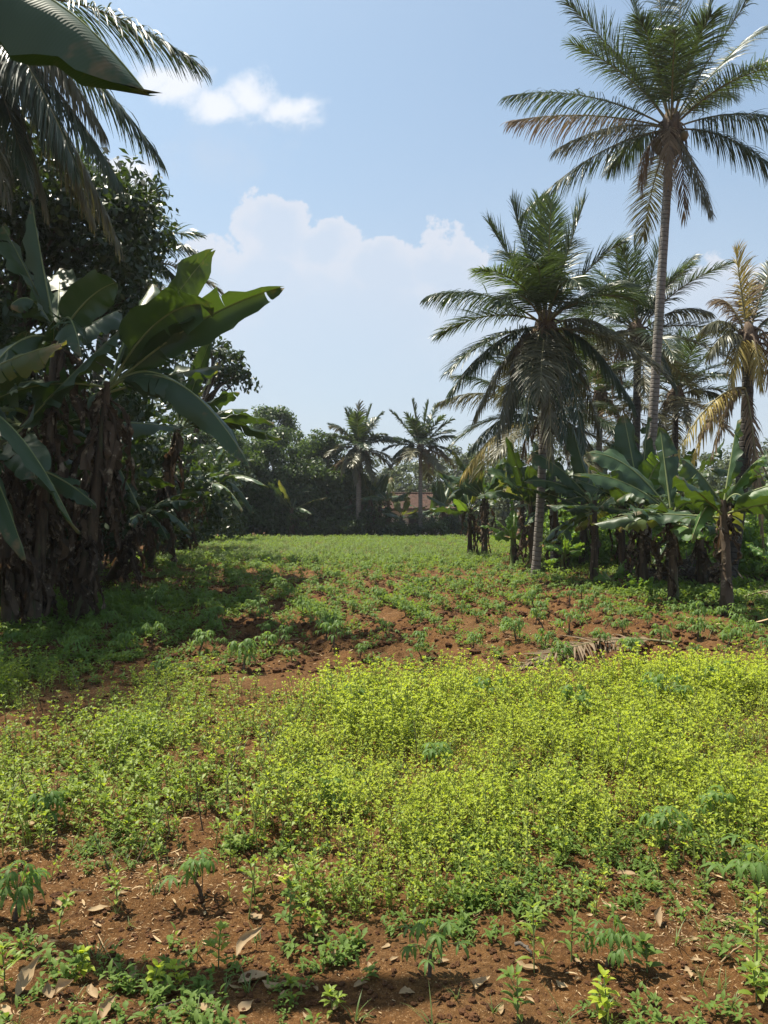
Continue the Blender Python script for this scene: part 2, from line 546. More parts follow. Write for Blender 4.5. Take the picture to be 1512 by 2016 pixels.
M['weed_low'] = leaf_mat('low_weed_leaves', (0.07, 0.13, 0.028), (0.15, 0.22, 0.045), (0.30, 0.42, 0.04), 0.38, 0.6, 0.22, 1.4)
M['weed_stem'] = plain_mat('weed_stem', (0.16, 0.20, 0.05), (0.26, 0.30, 0.08), 0.6, 8, 0.0)
M['grass'] = leaf_mat('grass_blades', (0.07, 0.13, 0.035), (0.15, 0.20, 0.06), (0.28, 0.38, 0.06), 0.35, 0.5, 0.4, 1.4)
M['straw'] = leaf_mat('straw_litter', (0.26, 0.17, 0.09), (0.50, 0.37, 0.22), (0.3, 0.2, 0.1), 0.1, 0.8, 0.2, 9.0)
M['dryleaf'] = leaf_mat('dry_fallen_leaf', (0.20, 0.125, 0.065), (0.48, 0.36, 0.21), (0.4, 0.25, 0.10), 0.18, 0.7, 0.3, 18.0)
M['wood'] = plain_mat('seedling_wood', (0.07, 0.05, 0.035), (0.14, 0.10, 0.07), 0.8, 30, 0.4, 0.004)
M['clod'] = plain_mat('soil_clods', (0.042, 0.018, 0.007), (0.12, 0.052, 0.019), 0.95, 22, 0.9, 0.01)
M['stone'] = plain_mat('pale_clod', (0.30, 0.20, 0.13), (0.44, 0.31, 0.21), 0.95, 12, 0.8, 0.02)


def soil_mat():
    m, g, out = new_mat('red_brown_soil')
    tc = g.n('ShaderNodeTexCoord'); P = tc.outputs['Object']
    big = g.noise(P, 0.55, 4, 0.6)
    mid = g.noise(P, 4.0, 5, 0.65)
    fine = g.noise(P, 38.0, 5, 0.7)
    grit = g.noise(P, 150.0, 3, 0.7)
    col = g.mix(g.rng(mid, 0.3, 0.7), (0.048, 0.021, 0.007), (0.125, 0.058, 0.018))
    col = g.mix(g.rng(fine, 0.45, 0.72, 0, 0.75), col, (0.20, 0.098, 0.036))
    col = g.mix(g.rng(fine, 0.42, 0.28, 0, 0.8), col, (0.045, 0.018, 0.009))
    col = g.mix(g.rng(big, 0.5, 0.72, 0, 0.45), col, (0.16, 0.095, 0.042))
    # chaff lying on the soil
    ch = g.noise(P, 95.0, 2, 0.5, 1.5)
    col = g.mix(g.m('MULTIPLY', g.rng(ch, 0.60, 0.68), g.rng(mid, 0.35, 0.6, 0.2, 0.8)), col, (0.36, 0.23, 0.12))
    p = g.n('ShaderNodeBsdfPrincipled'); g.l(col, p.inputs['Base Color'])
    p.inputs['Roughness'].default_value = 0.95; p.inputs['Specular IOR Level'].default_value = 0.15
    b = g.n('ShaderNodeBump'); b.inputs['Strength'].default_value = 1.0; b.inputs['Distance'].default_value = 0.022
    g.l(g.m('ADD', fine, g.m('MULTIPLY', grit, 0.3)), b.inputs['Height'])
    b2 = g.n('ShaderNodeBump'); b2.inputs['Strength'].default_value = 0.7; b2.inputs['Distance'].default_value = 0.06
    g.l(mid, b2.inputs['Height']); g.l(b2.outputs[0], b.inputs['Normal'])
    g.l(b.outputs[0], p.inputs['Normal'])
    g.l(p.outputs[0], out.inputs['Surface'])
    return m


M['soil'] = soil_mat()

# ------------------------------------------------------------------ the ground
def build_ground():
    def steps(a, b, s0, k):
        r = [a]; s = s0
        while r[-1] < b:
            r.append(r[-1] + s); s *= k
        return r
    ys = [-400, -150, -60, -30, -15, -8, -4, -2, -1, 0, 0.5, 1.0] + steps(1.4, 9.0, 0.022, 1.0)
    ys += steps(ys[-1] + 0.03, 62, 0.03, 1.0125) + [66, 72, 80, 90, 105, 130, 170, 240, 350, 550, 900, 1500, 2400]
    xp = steps(0, 4.6, 0.028, 1.0)
    xp += steps(xp[-1] + 0.03, 40, 0.035, 1.06) + [50, 70, 100, 150, 240, 400, 700, 1200, 2200]
    xs = np.array([-a for a in xp[::-1][:-1]] + xp); ys = np.array(ys)
    X, Yg = np.meshgrid(xs, ys)
    Z = H(X, Yg)
    v = np.stack([X, Yg, Z], -1).reshape(-1, 3)
    nx = len(xs); ny = len(ys)
    i = np.arange(ny - 1)[:, None] * nx; j = np.arange(nx - 1)[None]
    f = np.stack([i + j, i + j + 1, i + nx + j + 1, i + nx + j], -1).reshape(-1, 4)
    g = Geo(); g.add(v, f)
    tag(obj('ground', g, M['soil']), kind='structure')


build_ground()


def zg(x, y):
    return float(H(x, y))


def base_at(px, py):
    """ground point the photograph shows at pixel (px, py)"""
    Y = CAM_H * F / (py - 1008)
    X = (px - 756) / F * Y
    return np.array((X, Y, zg(X, Y)))


# ------------------------------------------------------------------ banana plants
UP = np.array((0, 0, 1.0))


def banana_leaf_geo(P0, Pc, P2, W, seed, fold=0.5, tears=5, petiole=0.12, roll=0.0, wav=0.05, rib=0.022, mats=(0, 1), rows=26, blunt=1.0, flip=None):
    rs = np.random.RandomState(seed)
    P0, Pc, P2 = map(lambda a: np.asarray(a, float), (P0, Pc, P2))
    g = Geo()
    tt = np.linspace(0, 1, rows)
    C = bez(P0, Pc, P2, tt)
    T = nrm(np.gradient(C, axis=0))
    ref = UP if flip is None else np.asarray(flip, float)
    S = nrm(np.cross(T, ref + 1e-4)); N = np.cross(S, T)
    if roll:
        S, N = S * math.cos(roll) + N * math.sin(roll), N * math.cos(roll) - S * math.sin(roll)
    tube(g, C, np.linspace(rib, rib * 0.18, rows), 5, mats[1], False)

    def frame(t):
        x = np.clip(t, 0, 1) * (rows - 1)
        i = np.minimum(x.astype(int), rows - 2); fr = (x - i)[:, None]
        L_ = lambda A: A[i] * (1 - fr) + A[i + 1] * fr
        return L_(C), L_(T), L_(S), L_(N)
    leng = np.linalg.norm(np.diff(C, axis=0), axis=1).sum()
    for side in (-1, 1):
        nt = rs.poisson(tears)
        cuts = np.sort(rs.uniform(petiole + 0.06, 0.97, nt))
        ed = np.concatenate([[petiole], cuts, [1.0]])
        a0 = fold + rs.normal(0, 0.12)
        for k in range(len(ed) - 1):
            a, b = ed[k], ed[k + 1]
            if b - a < 0.012:
                continue
            n = max(2, int((b - a) * 26) + 1)
            t = np.linspace(a, b, n)
            c, T_, S_, N_ = frame(t)
            u = (t - petiole) / (1 - petiole)
            w = W * 0.5 * np.clip(np.minimum(1, (u * 4.5 + 0.02)) ** 0.6, 0, 1) * np.clip(1 - np.clip((u - 0.55) / 0.45, 0, 1) ** 2.4 * 0.97, 0, 1) ** 0.8
            w = w * (1 + 0.05 * np.sin(t * 23 + seed))
            ph = a0 + rs.normal(0, 0.10 + 0.05 * min(tears, 8)) * (0.0 if len(ed) < 3 else 1.0)
            shrink = rs.uniform(0.0, 0.018) if len(ed) > 2 else 0
            mid = (a + b) / 2
            ns = 5
            rowsv = []
            lts = []
            for q, s in enumerate(np.linspace(0, 1, ns)):
                ang = ph * (0.35 + 0.65 * s) + (wav * 3) * s * np.sin(t * 17 + side * 2 + seed)
                pos = c + T_ * ((mid - t) * shrink / max(b - a, 0.03) * s * leng * 1.5 + 0.10 * W * s * s)[:, None] \
                    + side * S_ * (w * s * np.cos(ang))[:, None] - N_ * (w * s * np.sin(ang))[:, None] \
                    + N_ * ((rs.uniform(-1, 1, n) * wav * 0.35 + wav * 0.5 * np.sin(t * 40 + seed) + wav * 0.9 * (s > 0.9) * np.sin(t * 11 + seed * 3)) * s)[:, None]
                rowsv.append(pos)
                lts.append(np.stack([np.full(n, side * s), t, np.full(n, rs.rand() * 0.05 + 0.3)], 1))
            v = np.stack(rowsv, 1).reshape(-1, 3); lt = np.stack(lts, 1).reshape(-1, 3)
            i = np.arange(n - 1)[:, None] * ns; j = np.arange(ns - 1)[None]
            f = np.stack([i + j, i + j + 1, i + ns + j + 1, i + ns + j], -1).reshape(-1, 4)
            g.add(v, f, mats[0], lt)
    return g


def dead_leaf_geo(P0, length, W, seed, out=(0, 0)):
    """a dried leaf hanging down, folded and twisted"""
    rs = np.random.RandomState(seed)
    n = 14; t = np.linspace(0, 1, n)
    o = np.array((out[0], out[1], 0.0))
    sp = rs.uniform(0.15, 0.5) * min(1.0, length)
    C = np.asarray(P0, float) + o * (sp * np.sin(np.clip(t * rs.uniform(1.2, 2.6), 0, PI * 0.6)))[:, None] + o * (rs.uniform(-0.25, 0.2) * sp * t)[:, None]
    C[:, 2] += 0.10 * np.sin(np.clip(t * 5, 0, PI)) - length * t ** 1.15
    C[:, 0] += 0.05 * np.sin(t * 7 + seed); C[:, 1] += 0.05 * np.cos(t * 6 + seed * 2)
    g = Geo()
    tube(g, C, np.linspace(0.016, 0.004, n), 4, 1, False)
    tw = rs.uniform(0, 2 * PI) + np.cumsum(rs.normal(0, 0.6, n))
    for side in (-1, 1):
        nstrip = rs.randint(2, 5)
        e = np.linspace(0.08, 1, nstrip + 1)
        for k in range(nstrip):
            m = 6
            ti = np.linspace(e[k], e[k + 1] - 0.01, m)
            x = ti * (n - 1); i = np.minimum(x.astype(int), n - 2); fr = (x - i)[:, None]
            c = C[i] * (1 - fr) + C[i + 1] * fr
            th = np.interp(ti, t, tw) + rs.normal(0, 0.5)
            w = W * (0.35 + 0.65 * np.sin(PI * ti ** 0.8)) * rs.uniform(0.5, 1.5)
            rowsv = []
            for s in (0, 0.35, 0.7, 1.0):
                a2 = th + side * s * rs.uniform(0.3, 1.2)
                pos = c + side * np.stack([np.cos(a2), np.sin(a2), 0 * a2], 1) * (w * s * 0.55)[:, None]
                pos[:, 2] -= s * W * rs.uniform(-0.3, 1.2) * 0.6
                pos += rs.normal(0, 0.028, pos.shape) * s
                rowsv.append(pos)
            v = np.stack(rowsv, 1).reshape(-1, 3)
            lt = np.tile([0.5, 0.5, rs.rand()], (len(v), 1))
            a = np.arange(m - 1)[:, None] * 4; j = np.arange(3)[None]
            f = np.stack([a + j, a + j + 1, a + 4 + j + 1, a + 4 + j], -1).reshape(-1, 4)
            g.add(v, f, 0, lt)
    return g


def pseudostem_geo(base, top, r0, r1, seed):
    rs = np.random.RandomState(seed)
    g = Geo()
    base = np.asarray(base, float); top = np.asarray(top, float)
    n = 16; t = np.linspace(0, 1, n)
    mid = (base + top) / 2 + np.array((rs.normal(0, 0.04), rs.normal(0, 0.04), 0))
    b0 = base.copy(); b0[2] -= 0.15
    C = bez(b0, mid, top, t)
    r = r0 + (r1 - r0) * t + 0.06 * r0 / 0.12 * np.exp(-t * 9)
    tube(g, C, r, 11, 0, True, 0.09, rs)
    # peeling sheaths
    for k in range(rs.randint(12, 18)):
        tb = rs.uniform(0.05, 0.85); a = rs.uniform(0, 2 * PI); ln = rs.uniform(0.2, 0.6)
        m = 5
        cc = bez(b0, mid, top, np.clip(np.linspace(tb, tb - ln / max(top[2] - base[2], .5), m), 0, 1))
        rr = np.interp(tb, t, r) * 1.03 + np.array([0, .01, .03, .05, .08]) * rs.uniform(0.3, 1.4)
        w = rs.uniform(0.25, 0.6) * np.array([1, .9, .8, .6, .3])
        rows = []
        for s in (-1, 0, 1):
            aa = a + s * w
            rows.append(cc + np.stack([np.cos(aa) * rr, np.sin(aa) * rr, 0 * rr], 1))
        v = np.stack(rows, 1).reshape(-1, 3)
        i = np.arange(m - 1)[:, None] * 3; j = np.arange(2)[None]
        f = np.stack([i + j, i + j + 1, i + 4, i + 3], -1).reshape(-1, 4) if False else np.stack([i + j, i + j + 1, i + j + 4, i + j + 3], -1).reshape(-1, 4)
        g.add(v, f, 1, np.tile([0.5, 0.5, rs.rand()], (len(v), 1)))
    return g, C[-1]


def banana(label, group, base, head, leaves=(), nrand=6, ndead=4, r0=0.13, L=1.9, W=0.5, seed=0, deadlen=1.0, mat='banana', tear=6, az_bias=None, el=(0.2, 1.25), green=False, dead_span=(0.35, 1.0), petw=0.022, deadw=(0.10, 0.26), fresh=0.0):
    """leaves: (tip point, arch height, width, fold, tears, roll) in world space"""
    rs = np.random.RandomState(seed + 991)
    base = np.asarray(base, float); head = np.asarray(head, float)
    t = thing('banana_plant', base, label, 'banana plant', group)
    sg, top = pseudostem_geo(base, head, r0, r0 * 0.55, seed)
    obj('pseudostem', sg, [M['stem_green'] if green else M['stem'], M['dead']], t, base)
    allv = []
    for (tip, arch, w, fold, tears, roll) in leaves:
        tip = np.asarray(tip, float)
        P0 = top - UP * 0.12
        Pc = P0 * 0.5 + tip * 0.5 + UP * arch
        allv.append((P0, Pc, tip, w, fold, tears, roll, mat))
    for k in range(nrand):
        az = (k + rs.uniform(-0.35, 0.35)) / max(nrand, 1) * 2 * PI + seed
        if az_bias is not None and rs.rand() < 0.6:
            az = az_bias + rs.normal(0, 0.7)
        e = rs.uniform(*el)
        l = L * rs.uniform(0.7, 1.1)
        P0 = top - UP * rs.uniform(0.05, 0.3)
        d = np.array((math.cos(az) * math.cos(e), math.sin(az) * math.cos(e), math.sin(e)))
        Pc = P0 + d * l * 0.55
        dro = rs.uniform(0.1, 0.9) * (1.35 - e)
        P2 = Pc + nrm(d * 1.0 - UP * dro) * l * 0.5
        allv.append((P0, Pc, P2, W * rs.uniform(0.75, 1.1), rs.uniform(0.15, 0.8), rs.choice([1, tear, tear * 1.5]), rs.normal(0, 0.35), 'banana_tatty' if (rs.rand() < 0.2 and mat == 'banana') else mat))
    for k, (P0, Pc, P2, w, fold, tears, roll, mm) in enumerate(allv):
        lg = banana_leaf_geo(P0, Pc, P2, w, seed * 31 + k, fold, tears, 0.13, roll, 0.05, petw)
        obj('leaf', lg, [M[mm], M['midrib']], t, P0)
    for ch in t.children:
        if fresh and ch.name.startswith('leaf') and rs.rand() < fresh and mat == 'banana':
            ch.data.materials[0] = M['banana_fresh']
    for k in range(ndead):
        f = rs.uniform(*dead_span)
        P0 = base * (1 - f) + top * f
        a = rs.uniform(0, 2 * PI)
        dl = deadlen * rs.uniform(0.5, 1.25)
        dl = min(dl, max(P0[2] - base[2] + 0.0, 0.3))
        dg = dead_leaf_geo(P0, dl, rs.uniform(*deadw), seed * 57 + k, (math.cos(a), math.sin(a)))
        obj('dead_leaf', dg, [M['dead'], M['dead']], t, P0)
    return t


# ------------------------------------------------------------------ coconut palms
def frond_geo(P0, Pc, P2, seed, lf=0.62, n=62, lw=0.034, hang=0.5, ragged=0.05, mats=(0, 1), rib=0.028, start=0.14, vee=0.25):
    rs = np.random.RandomState(seed)
    P0, Pc, P2 = map(lambda a: np.asarray(a, float), (P0, Pc, P2))
    g = Geo()
    m = 22
    C = bez(P0, Pc, P2, np.linspace(0, 1, m))
    tube(g, C, np.linspace(rib, rib * 0.15, m), 5, mats[1], False)
    for side in (-1, 1):
        t = np.linspace(start, 0.995, n) + rs.uniform(-0.3, 0.3, n) / n * (1 - start)
        t = np.clip(t, 0, 1)
        keep = rs.rand(n) > ragged
        t = t[keep]; k = len(t)
        c = bez(P0, Pc, P2, t)
        T = nrm(bez(P0, Pc, P2, np.clip(t + 0.01, 0, 1.02)) - bez(P0, Pc, P2, t - 0.01))
        S = nrm(np.cross(T, UP + 1e-4)) * side
        N = np.cross(S, T) * side
        al = 0.38 + 0.85 * t ** 2 + rs.normal(0, 0.08, k)
        d = nrm(S * np.cos(al)[:, None] + T * np.sin(al)[:, None] + N * (vee * max(0.2, 1.3 - hang) + rs.normal(0, 0.12, k))[:, None])
        d = nrm(d - UP * (max(0.0, hang - 0.45) * 0.9 * rs.uniform(0.5, 1.5, k))[:, None])
        u = (t - start) / (1 - start)
        ln = lf * (0.45 + 0.55 * np.sin(np.clip(u * 1.25 + 0.12, 0, 1) * PI * 0.5)) * (1 - 0.62 * np.clip((u - 0.45) / 0.55, 0, 1) ** 1.5)
        ln = ln * rs.uniform(0.85, 1.12, k)
        hg = hang * rs.uniform(0.6, 1.5, k)
        nseg = 5
        cur = c.copy(); dd = d.copy()
        rows = []
        tw = rs.normal(0, 0.35, k)
        for s in range(nseg):
            wv = nrm(T - (T * dd).sum(1, keepdims=True) * dd)
            wn = np.cross(dd, wv)
            wv = wv * np.cos(tw)[:, None] + wn * np.sin(tw)[:, None]
            wd = lw * (0.75, 1.0, 0.9, 0.6, 0.12)[s] * 0.5
            rows.append(np.stack([cur + wv * wd, cur - wv * wd], 1))
            cur = cur + dd * (ln / (nseg - 1))[:, None]
            dd = nrm(dd - UP * (hg * 0.42 * (0.5 + 0.35 * s))[:, None])
        v = np.stack(rows, 1)                      # k, nseg, 2, 3
        lt = np.zeros(v.shape); lt[..., 1] = np.linspace(0, 1, nseg)[None, :, None] * 0.8 + 0.3 * u[:, None, None]
        lt[..., 2] = rs.rand(k)[:, None, None] * 0.6
        base = np.arange(k)[:, None] * nseg * 2 + np.arange(nseg - 1)[None] * 2
        f = np.stack([base, base + 1, base + 3, base + 2], -1).reshape(-1, 4)
        g.add(v.reshape(-1, 3), f, mats[0], lt.reshape(-1, 3))
    return g


def ellipsoid(g, c, r, n=8, m=6, mat=0, lump=0.0, rs=None):
    th = np.linspace(0, PI, m + 1); ph = np.arange(n) / n * 2 * PI
    v = np.stack([np.sin(th)[:, None] * np.cos(ph)[None], np.sin(th)[:, None] * np.sin(ph)[None], np.cos(th)[:, None] * np.ones(n)[None]], -1)
    if lump and rs is not None:
        v = v * (1 + lump * rs.uniform(-1, 1, v.shape[:2]))[..., None]
    v = v * np.asarray(r) + np.asarray(c)
    i = np.arange(m)[:, None] * n; j = np.arange(n)[None]; j2 = (j + 1) % n
    f = np.stack([i + j, i + n + j, i + n + j2, i + j2], -1).reshape(-1, 4)
    g.add(v.reshape(-1, 3), f, mat, np.tile([0.5, 0.5, 0.5], (v.reshape(-1, 3).shape[0], 1)))


def palm(label, group, base, crown, specs=(), nrand=14, L=4.0, lf=0.62, seed=0, r=(0.2, 0.13), lean=None, tmat='trunk_palm', nuts=8, n=62, lw=0.034,
         elr=(-0.5, 1.3), mat='frond', low='frond_old', hang=0.5, fibre=0.35, dead=2, azf=None):
    """specs: (tip, arch, kind, hang) ; arch = how far the frond bows above the straight line from crown to tip"""
    rs = np.random.RandomState(seed + 77)
    base = np.asarray(base, float); crown = np.asarray(crown, float)
    t = thing('coconut_palm', base, label, 'palm tree', group)
    g = Geo(); b0 = base - UP * 0.3
    mid = (b0 + crown) / 2 + (np.asarray(lean, float) if lean is not None else np.array((rs.normal(0, 0.15), 0, 0)))
    tt = np.linspace(0, 1, 40)
    C = bez(b0, mid, crown, tt)
    rad = r[0] + (r[1] - r[0]) * tt ** 0.7 + r[0] * 0.45 * np.exp(-tt * 22)
    rad = rad * (1 + 0.03 * np.sin(np.arange(40) * 2.4))
    tube(g, C, rad, 12, 0, True, 0.02, rs)
    obj('trunk', g, M[tmat], t, base)
    # heart: fibrous leaf bases
    g = Geo()
    ellipsoid(g, crown + UP * 0.05, (fibre * 0.8, fibre * 0.8, fibre * 1.5), 10, 8, 0, 0.22, rs)
    for k in range(16):
        a = rs.uniform(0, 2 * PI); o = np.array((math.cos(a), math.sin(a), 0))
        p0 = crown + UP * rs.uniform(-0.1, 0.3)
        tube(g, bez(p0, p0 + o * fibre * 1.2 + UP * 0.25, p0 + o * fibre * rs.uniform(1.2, 2.0) - UP * rs.uniform(0.2, 1.0), np.linspace(0, 1, 6)), np.linspace(0.045, 0.008, 6), 4, 0, False)
    obj('crown_heart', g, M['fibre'], t, crown)
    for k in range(nuts):
        a = rs.uniform(0, 2 * PI); g = Geo()
        p = crown + np.array((math.cos(a) * fibre * 1.05, math.sin(a) * fibre * 1.05, rs.uniform(-0.45, -0.05)))
        ellipsoid(g, p, (0.11, 0.11, 0.14), 9, 7)
        obj('coconut', g, M['coconut'], t, p)
    k = 0
    for (tip, arch, kind, hg) in specs:
        tip = np.asarray(tip, float)
        P0 = crown + UP * 0.15 + nrm(tip - crown) * 0.15
        Pc = P0 * 0.5 + tip * 0.5 + UP * arch
        rag = 0.25 if kind == 'frond_dead' else (0.14 if kind == 'frond_old' else 0.05)
        fg = frond_geo(P0, Pc, tip, seed * 101 + k, lf, n, lw, hg, rag)
        obj('frond', fg, [M[kind], M['rachis']], t, P0); k += 1
    for q in range(nrand):
        az = q * 2.39996 + seed + rs.normal(0, 0.2)
        if azf is not None:
            az = azf(q, rs)
        f = (q + 0.5) / nrand
        e = elr[1] + (elr[0] - elr[1]) * f + rs.normal(0, 0.08)
        l = L * rs.uniform(0.85, 1.08) * (0.8 + 0.2 * min(1, f * 3))
        d = np.array((math.cos(az) * math.cos(e), math.sin(az) * math.cos(e), math.sin(e)))
        P0 = crown + UP * (0.25 - 0.3 * f) + d * 0.1
        Pc = P0 + d * l * 0.5
        P2 = Pc + nrm(d - UP * (0.25 + 0.75 * math.cos(e)) * rs.uniform(0.7, 1.2)) * l * 0.52
        kind = mat if f < 0.62 else low
        if f > 0.85 and rs.rand() < 0.4: kind = 'frond_dead'
        if q < 2: kind = 'frond_young' if mat == 'frond' else mat
        fg = frond_geo(P0, Pc, P2, seed * 101 + 50 + q, lf, n, lw, hang, 0.2 if kind == 'frond_dead' else 0.06)
        obj('frond', fg, [M[kind], M['rachis']], t, P0)
    for q in range(dead):
        a = rs.uniform(0, 2 * PI); l = L * rs.uniform(0.35, 0.6)
        P0 = crown + UP * 0.05
        Pc = P0 + np.array((math.cos(a) * 0.9, math.sin(a) * 0.9, 0.1)); P2 = P0 + np.array((math.cos(a) * 0.8, math.sin(a) * 0.8, -l))
        fg = frond_geo(P0, Pc, P2, seed * 101 + 90 + q, lf * 0.8, int(n * 0.7), lw, 1.2, 0.35)
        obj('dead_frond', fg, [M['frond_dead'], M['frond_dead']], t, P0)
    return t


# ------------------------------------------------------------------ broad-leaved trees and shrubs
def leaf_cloud(g, centers, radii, per, size, rs, mat=0, flat=0.7, up=0.35, shell=False, rnd_amp=1.0):
    """many small folded leaves gathered in clumps: centers (n,3), radii (n,) or (n,3)"""
    centers = np.asarray(centers, float); n = len(centers)
    radii = np.asarray(radii, float)
    if radii.ndim == 1: radii = radii[:, None] * np.array((1, 1, flat))
    idx = np.repeat(np.arange(n), per)
    N = len(idx)
    d = nrm(rs.normal(0, 1, (N, 3)))
    rr = rs.uniform(0.15 if not shell else 0.7, 1.0, N) ** 0.6
    pos = centers[idx] + d * rr[:, None] * radii[idx]
    nor = nrm(d * 0.9 + UP * up + rs.normal(0, 0.55, (N, 3)))
    a = nrm(np.cross(nor, nrm(rs.normal(0, 1, (N, 3)))))
    a = nrm(a - UP * 0.35)
    b = np.cross(nor, a)
    s = size * rs.uniform(0.6, 1.3, N)[:, None]
    w = 0.24
    p0 = pos - a * s * 0.5; p2 = pos + a * s * 0.5 - nor * s * 0.1
    pl = pos + b * s * w + nor * s * 0.05; pr = pos - b * s * w + nor * s * 0.05
    v = np.stack([p0, pl, p2, pr], 1).reshape(-1, 3)
    f = (np.arange(N)[:, None] * 4 + np.arange(4)[None])
    lt = np.zeros((N, 4, 3)); lt[:, :, 1] = np.array([0, .4, .8, .4]); 
    crand = rs.rand(n) * 0.7 * rnd_amp
    lt[:, :, 2] = (crand[idx] + rs.rand(N) * 0.35)[:, None]
    g.add(v, f, mat, lt.reshape(-1, 3))


def clumps_in(rs, c, r, n, surf=0.55):
    d = nrm(rs.normal(0, 1, (n, 3)))
    return np.asarray(c) + d * (rs.uniform(surf, 1.0, n) ** 0.7)[:, None] * np.asarray(r)


def tree(name, label, cat, group, base, crowns, mat, leaf=0.16, per=90, nclump=60, csize=0.6, trunk_r=0.18, seed=0, trunk_top=None, up=0.35, limbs=8, surf=0.5):
    rs = np.random.RandomState(seed + 5)
    base = np.asarray(base, float)
    t = thing(name, base, label, cat, group)
    g = Geo()
    c0 = np.asarray(crowns[0][0], float)
    top = c0 if trunk_top is None else np.asarray(trunk_top, float)
    tube(g, bez(base - UP * 0.3, (base + top) / 2 + rs.normal(0, 0.2, 3) * (1, 1, 0), top, np.linspace(0, 1, 14)), np.linspace(trunk_r, trunk_r * 0.45, 14), 9, 0, True, 0.06, rs)
    cg = Geo()
    for (c, r, dens) in crowns:
        n = max(3, int(nclump * dens))
        cs = clumps_in(rs, c, r, n, surf)
        leaf_cloud(cg, cs, csize * rs.uniform(0.6, 1.35, n), per, leaf, rs, 0, 0.75, up)
        for k in range(limbs):
            tg = cs[rs.randint(n)]
            s0 = base * 0.4 + top * 0.6
            s0 = s0 + (top - s0) * rs.rand()
            tube(g, bez(s0, (s0 + tg) / 2 + UP * 0.3 + rs.normal(0, 0.2, 3), tg, np.linspace(0, 1, 8)), np.linspace(trunk_r * 0.38, 0.012, 8), 6, 0, False)
    obj('trunk', g, M['bark'], t, base)
    obj('crown', cg, M[mat], t, c0)
    return t


def shrub(name, label, cat, group, base, r, h, mat, leaf=0.12, per=60, nclump=26, csize=0.35, seed=0):
    rs = np.random.RandomState(seed + 15)
    base = np.asarray(base, float)
    t = thing(name, base, label, cat, group)
    g = Geo(); cg = Geo()
    cs = clumps_in(rs, base + UP * h * 0.55, (r, r, h * 0.5), nclump, 0.3)
    leaf_cloud(cg, cs, csize * rs.uniform(0.6, 1.3, nclump), per, leaf, rs)
    for k in range(7):
        tg = cs[rs.randint(nclump)]
        s0 = base + rs.normal(0, 0.08, 3) * (1, 1, 0)
        tube(g, bez(s0 - UP * 0.05, (s0 + tg) / 2 + rs.normal(0, 0.08, 3), tg, np.linspace(0, 1, 6)), np.linspace(0.022, 0.006, 6), 5, 0, False)
    obj('stem', g, M['wood'], t, base)
    obj('foliage', cg, M[mat], t, base)
    return t


# ------------------------------------------------------------------ cassava, weeds, litter
def palmate(g, P, az, size, rs, mat=0, lobes=5, droop=0.9, el=-0.1, nseg=3):
    for k in range(lobes):
        a = (k - (lobes - 1) / 2) * (4.1 / max(lobes - 1, 1)) + rs.normal(0, 0.08)
        L = size * (1 - 0.28 * abs(k - (lobes - 1) / 2) / max((lobes - 1) / 2, 1)) * rs.uniform(0.9, 1.1)
        v, f, lt = leaf_rows(L, L * 0.24, nseg, 0.22, droop, el + 0.25, 0.15, 0.05, 0.85)
        v = rotz(v, az + a) + P
        lt[:, 2] = rs.uniform(0.1, 0.6)
        g.add(v, f, mat, lt)


def cassava_geo(rs, h=0.3, spread=0.2, nleaf=9, leafs=0.09, nseg=3, stake=True):
    """returns (stem geo, leaf geo), base at the origin"""
    g = Geo(); lg = Geo()
    top = np.array((rs.normal(0, 0.025), rs.normal(0, 0.025), h * 0.34))
    if stake:
        tube(g, [(0, 0, -0.04), top * 0.5 + rs.normal(0, 0.004, 3), top], [0.011, 0.010, 0.009], 6, 0)
    sh = top + np.array((rs.normal(0, 0.015), rs.normal(0, 0.015), h * 0.22))
    tube(g, [top - UP * 0.01, sh], [0.005, 0.004], 5, 1, False)
    for k in range(nleaf):
        az = k * 2.4 + rs.normal(0, 0.3)
        e = rs.uniform(0.2, 1.25)
        l = spread * rs.uniform(0.6, 1.1)
        p0 = top + (sh - top) * rs.rand()
        d = np.array((math.cos(az) * math.cos(e), math.sin(az) * math.cos(e), math.sin(e)))
        p2 = p0 + d * l
        tube(g, bez(p0, (p0 + p2) / 2 + UP * 0.02, p2, np.linspace(0, 1, 4)), 0.0022, 3, 1, False)
        palmate(lg, p2, az, leafs * rs.uniform(0.75, 1.2), rs, 0, rs.choice([5, 5, 6]), rs.uniform(0.7, 1.2), rs.uniform(-0.95, -0.2), nseg)
    return g, lg


